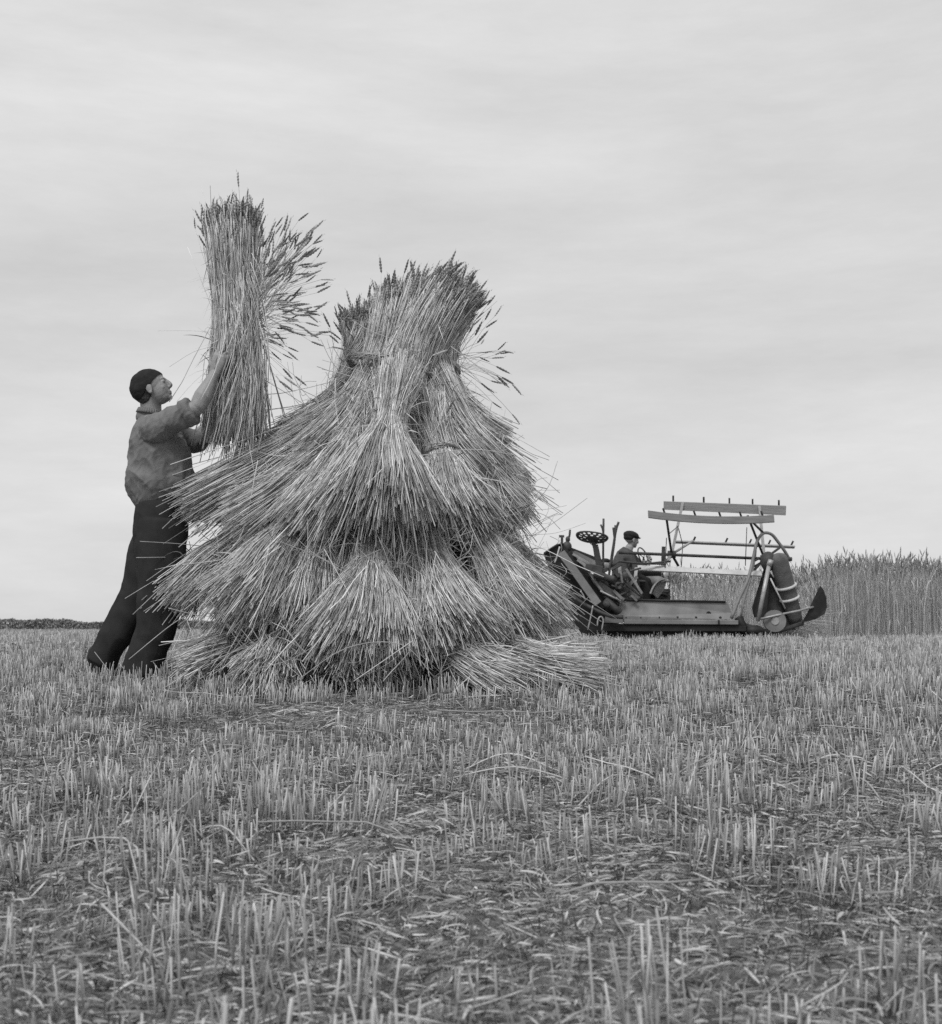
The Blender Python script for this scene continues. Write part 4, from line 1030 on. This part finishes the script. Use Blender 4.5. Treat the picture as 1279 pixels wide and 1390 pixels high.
    g = Geo(); path(g, smoothpath([B(760, 742, 15.8), B(756, 756, 15.8), B(753, 764, 15.8)], 3), .010, 6); part(g, 'twine_guide', 'pale', smooth=True)
    for pts in (((788, 802), (792, 808), (794, 814)), ((811, 850), (812, 841), (816, 837), (819, 842), (817, 856)), ((805, 822), (802, 838), (798, 855))):
        g = Geo(); path(g, smoothpath([B(x, y, 15.8) for x, y in pts], 4), .010, 6); part(g, 'wire_hook', 'steel', smooth=True)
    # knotter and gear clutter behind the seat
    g = Geo(); bar(g, B(795, 770, 15.95), B(818, 774, 15.95), .09, .10); bar(g, B(816, 772, 15.95), B(818, 778, 15.95), .06, .13); lathe(g, B(806, 779, 15.9), (.9, 0, -.25), [(0, .05), (.26, .04)], 14); part(g, 'gear_case', 'iron', bevel=.01)
    r2 = np.random.default_rng(3)
    for k in range(9):
        x, y = r2.uniform(816, 850), r2.uniform(774, 800); g = Geo()
        lathe(g, B(x, y, 16.1 + r2.uniform(-.05, .1)), (r2.normal(0, .4), -1, r2.normal(0, .3)), [(0, .02), (.01, r2.uniform(.03, .055)), (.035, r2.uniform(.03, .055)), (.05, .02)], 14)
        part(g, 'gear', 'iron')
    g = Geo()
    for k in range(10):
        x, y = r2.uniform(812, 862), r2.uniform(770, 812); a = r2.uniform(-1, 1.2)
        rod(g, B(x, y, 16.05), B(x + 16 * math.cos(a), y + 12 * math.sin(a), 16.15), r2.uniform(.008, .018), 6)
    part(g, 'linkage', 'iron', smooth=True)
    for k in range(26):
        x, y = r2.uniform(808, 868), r2.uniform(772, 816)
        if y < 772 + (x - 840) * .5: continue
        a = r2.choice([-.9, .75, .75, 1.3]) + r2.normal(0, .15); ln = r2.uniform(6, 16); g = Geo(); dd = r2.uniform(15.95, 16.25)
        bar(g, B(x, y, dd), B(x + ln * math.cos(a), y + ln * math.sin(a), dd), r2.uniform(.02, .05), .02, up=(0, 1, 0)); part(g, 'linkage_bar', ('iron', 'sheet', 'black', 'wood_d')[k % 4])
    g = Geo(); plate(g, [B(834, 776, 16.7), B(866, 779, 16.7), B(872, 816, 16.7), B(836, 816, 16.7)], .03); part(g, 'engine_mass_panel', 'black')  # plain dark panel standing in for the engine mass behind the linkage
    for (xa, ya, xb, yb) in ((786, 757, 820, 806), (850, 772, 872, 806)):
        g = Geo()
        for k in range(34):
            t0 = k / 34; p = B(xa + (xb - xa) * t0, ya + (yb - ya) * t0, 15.96); q = B(xa + (xb - xa) * (t0 + .018), ya + (yb - ya) * (t0 + .018), 15.96); bar(g, p, q, .03, .016, up=(0, 1, 0))
        part(g, 'drive_chain', 'steel')
    for x in (850, 870, 895, 920, 945, 978):
        g = Geo(); ell(g, B(x, 838.5, 16.1), (.018, .012, .018)); part(g, 'bolt', 'black', smooth=True)
    for (xa, ya, xb, yb) in ((778, 752, 800, 765), (784, 760, 806, 776)):
        g = Geo(); bar(g, B(xa, ya, 16.05), B(xb, yb, 16.1), .03, .02, up=(0, 1, 0)); part(g, 'deck_slat', 'wood_l')
    # levers
    for pts, r in ((((819.5, 704), (819, 740), (819, 772)), .014), (((815.5, 712), (818, 718), (819, 724)), .012), (((840, 708.5), (836, 722), (829, 765), (826, 790)), .016), (((836, 713), (834, 735), (829, 770)), .017), (((832.5, 716), (834, 728)), .013), (((834, 773), (850, 790), (864, 805)), .012), (((830, 770), (847, 790), (861, 803)), .012)):
        g = Geo(); path(g, smoothpath([B(x, y, 16.1) for x, y in pts], 4), r, 8); part(g, 'lever', 'iron', smooth=True)
    g = Geo(); path(g, [B(826, 772, 16.1), B(840, 762, 16.2), B(870, 765, 16.3), B(902, 765.5, 16.4), B(904, 758, 16.4)], .014); part(g, 'foot_rail', 'iron', smooth=True)
    for x0, y0, x1, y1 in ((841, 768, 842, 780), (864, 770, 862, 790)):
        g = Geo(); bar(g, B(x0, y0, 16.3), B(x1, y1, 16.3), .04, .02, up=(0, 1, 0)); part(g, 'rail_post', 'pale')
    g = Geo(); rod(g, B(856, 765, 16.3), B(858, 800, 16.3), .022); part(g, 'rail_post', 'black', smooth=True)
    g = Geo(); lathe(g, B(822, 775, 16.3), (0, 0, 1), [(0, .055), (.13, .055)], 16); tc_ = part(g, 'twine_can', 'pale', smooth=True)
    g = Geo(); ell(g, B(822, 761.5, 16.3), (.065, .065, .035)); part(g, 'lid', 'black', tc_, True)
    # pan seat with punched holes
    g = Geo(); c = B(804.5, 729, 15.95); nr, ns = 12, 56; hole = .02; V = []; fc = []
    ex = norm(A(1, 0, -.13)); en = norm(A(.1, -.62, -.78)) ; ey = norm(np.cross(en, ex))
    if ey[2] < 0: ey = -ey
    for i in range(nr + 1):
        rr = i / nr
        for k in range(ns):
            a = 2 * math.pi * k / ns; x, y = rr * math.cos(a), rr * math.sin(a)
            rad = .205 * (1 - .10 * math.cos(a * 2 + math.pi)) ; 
            V.append(c + ex * x * .205 + ey * y * .125 * (1 if y < 0 else .62) * (1.0 + .12 * abs(x)) + en * (-.045 * rr ** 2 + .02) - A(0, 0, 1) * 0)
    for i in range(nr):
        for k in range(ns):
            h = (i in (8, 9) and k % 4 in (0, 1) ) or (i in (5, 6) and k % 7 in (0, 1, 2))
            if not h: fc.append((i * ns + k, i * ns + (k + 1) % ns, (i + 1) * ns + (k + 1) % ns, (i + 1) * ns + k))
    g.add(V, fc); so = part(g, 'operator_seat', 'iron', smooth=True); md = so.modifiers.new('t', 'SOLIDIFY'); md.thickness = .012
    g = Geo(); P = smoothpath([B(803, 735, 16.0), B(808, 740, 16.0), B(811, 755, 16.02), B(815, 774, 16.05)], 4)
    for i in range(len(P) - 1): bar(g, P[i], P[i + 1], .065 + .02 * i / len(P), .018, up=(0, 1, 0))
    part(g, 'seat_stem', 'iron')
    return root
binder()

# ------------------------------------------------------------------ light, sky, camera
wd_ = bpy.data.worlds.new('World'); SC.world = wd_; wd_.use_nodes = True
nt = wd_.node_tree; N, L = nt.nodes, nt.links; bg = N['Background']
SUN_EL, SUN_AZ = math.radians(52), math.radians(205)   # azimuth clockwise from +Y
sky = N.new('ShaderNodeTexSky'); sky.sky_type = 'NISHITA'; sky.sun_disc = False; sky.sun_elevation = SUN_EL; sky.sun_rotation = SUN_AZ
bw = N.new('ShaderNodeRGBToBW'); L.new(sky.outputs[0], bw.inputs[0])
tc = N.new('ShaderNodeTexCoord'); mp = N.new('ShaderNodeMapping'); mp.inputs['Scale'].default_value = (1.0, 1.0, 4.5); mp.inputs['Rotation'].default_value = (0, .06, 0); L.new(tc.outputs['Generated'], mp.inputs[0])
n1 = N.new('ShaderNodeTexNoise'); n1.inputs['Scale'].default_value = 1.7; n1.inputs['Detail'].default_value = 9; n1.inputs['Roughness'].default_value = .58; n1.inputs['Distortion'].default_value = .3; L.new(mp.outputs[0], n1.inputs[0])
r = N.new('ShaderNodeMapRange'); r.inputs[1].default_value = .3; r.inputs[2].default_value = .7; r.inputs[3].default_value = 5.05; r.inputs[4].default_value = 6.5; L.new(n1.outputs[0], r.inputs[0])
n2 = N.new('ShaderNodeTexNoise'); n2.inputs['Scale'].default_value = 9; n2.inputs['Detail'].default_value = 8; n2.inputs['Roughness'].default_value = .7; L.new(mp.outputs[0], n2.inputs[0])
r2_ = N.new('ShaderNodeMapRange'); r2_.inputs[1].default_value = .25; r2_.inputs[2].default_value = .75; r2_.inputs[3].default_value = .95; r2_.inputs[4].default_value = 1.05; L.new(n2.outputs[0], r2_.inputs[0])
sx = N.new('ShaderNodeSeparateXYZ'); L.new(tc.outputs['Generated'], sx.inputs[0])
gr = N.new('ShaderNodeValToRGB'); e_ = gr.color_ramp.elements; e_[0].position = 0; e_[0].color = (.97,) * 3 + (1,); e_[1].position = 1; e_[1].color = (1,) * 3 + (1,)
for p_, v_ in ((.12, .95), (.20, .92), (.30, .98), (.42, 1.0)):
    q_ = e_.new(p_); q_.color = (v_,) * 3 + (1,)
L.new(sx.outputs['Z'], gr.inputs[0])
m1 = N.new('ShaderNodeMath'); m1.operation = 'MULTIPLY'; L.new(r.outputs[0], m1.inputs[0]); L.new(r2_.outputs[0], m1.inputs[1])
m2 = N.new('ShaderNodeMath'); m2.operation = 'MULTIPLY'; L.new(m1.outputs[0], m2.inputs[0]); L.new(gr.outputs[0], m2.inputs[1])
mx = N.new('ShaderNodeMix'); mx.data_type = 'FLOAT'; mx.inputs[0].default_value = .92; L.new(bw.outputs[0], mx.inputs[2]); L.new(m2.outputs[0], mx.inputs[3])
L.new(mx.outputs[0], bg.inputs[0]); bg.inputs[1].default_value = .11

sun = bpy.data.lights.new('sun', 'SUN'); sun.energy = 1.8; sun.angle = math.radians(18); sun.color = (1, 1, 1)
so = bpy.data.objects.new('sun', sun); COL.objects.link(so)
dirv = Vector((math.sin(SUN_AZ) * math.cos(SUN_EL), math.cos(SUN_AZ) * math.cos(SUN_EL), math.sin(SUN_EL)))
so.rotation_euler = (-dirv).to_track_quat('-Z', 'Y').to_euler()

cam = bpy.data.cameras.new('camera'); co = bpy.data.objects.new('camera', cam); COL.objects.link(co); SC.camera = co
co.location = (0, 0, EYE); co.rotation_euler = (math.pi / 2 + TH, 0, 0)
cam.sensor_fit = 'HORIZONTAL'; cam.sensor_width = 36; cam.lens = F / 1279 * 36; cam.clip_start = .05; cam.clip_end = 9000
cam.dof.use_dof = True; cam.dof.focus_distance = 7.0; cam.dof.aperture_fstop = 8.0
SC.view_settings.view_transform = 'Standard'; SC.view_settings.look = 'None'; SC.view_settings.exposure = .2; SC.view_settings.gamma = 1
SC.render.engine = 'CYCLES'; SC.cycles.max_bounces = 5; SC.cycles.diffuse_bounces = 3; SC.cycles.use_denoising = False
for o in ROOTS:
    if '_w' in o: del o['_w']
print('verts', sum(len(o.data.vertices) for o in SC.objects if o.type == 'MESH'))
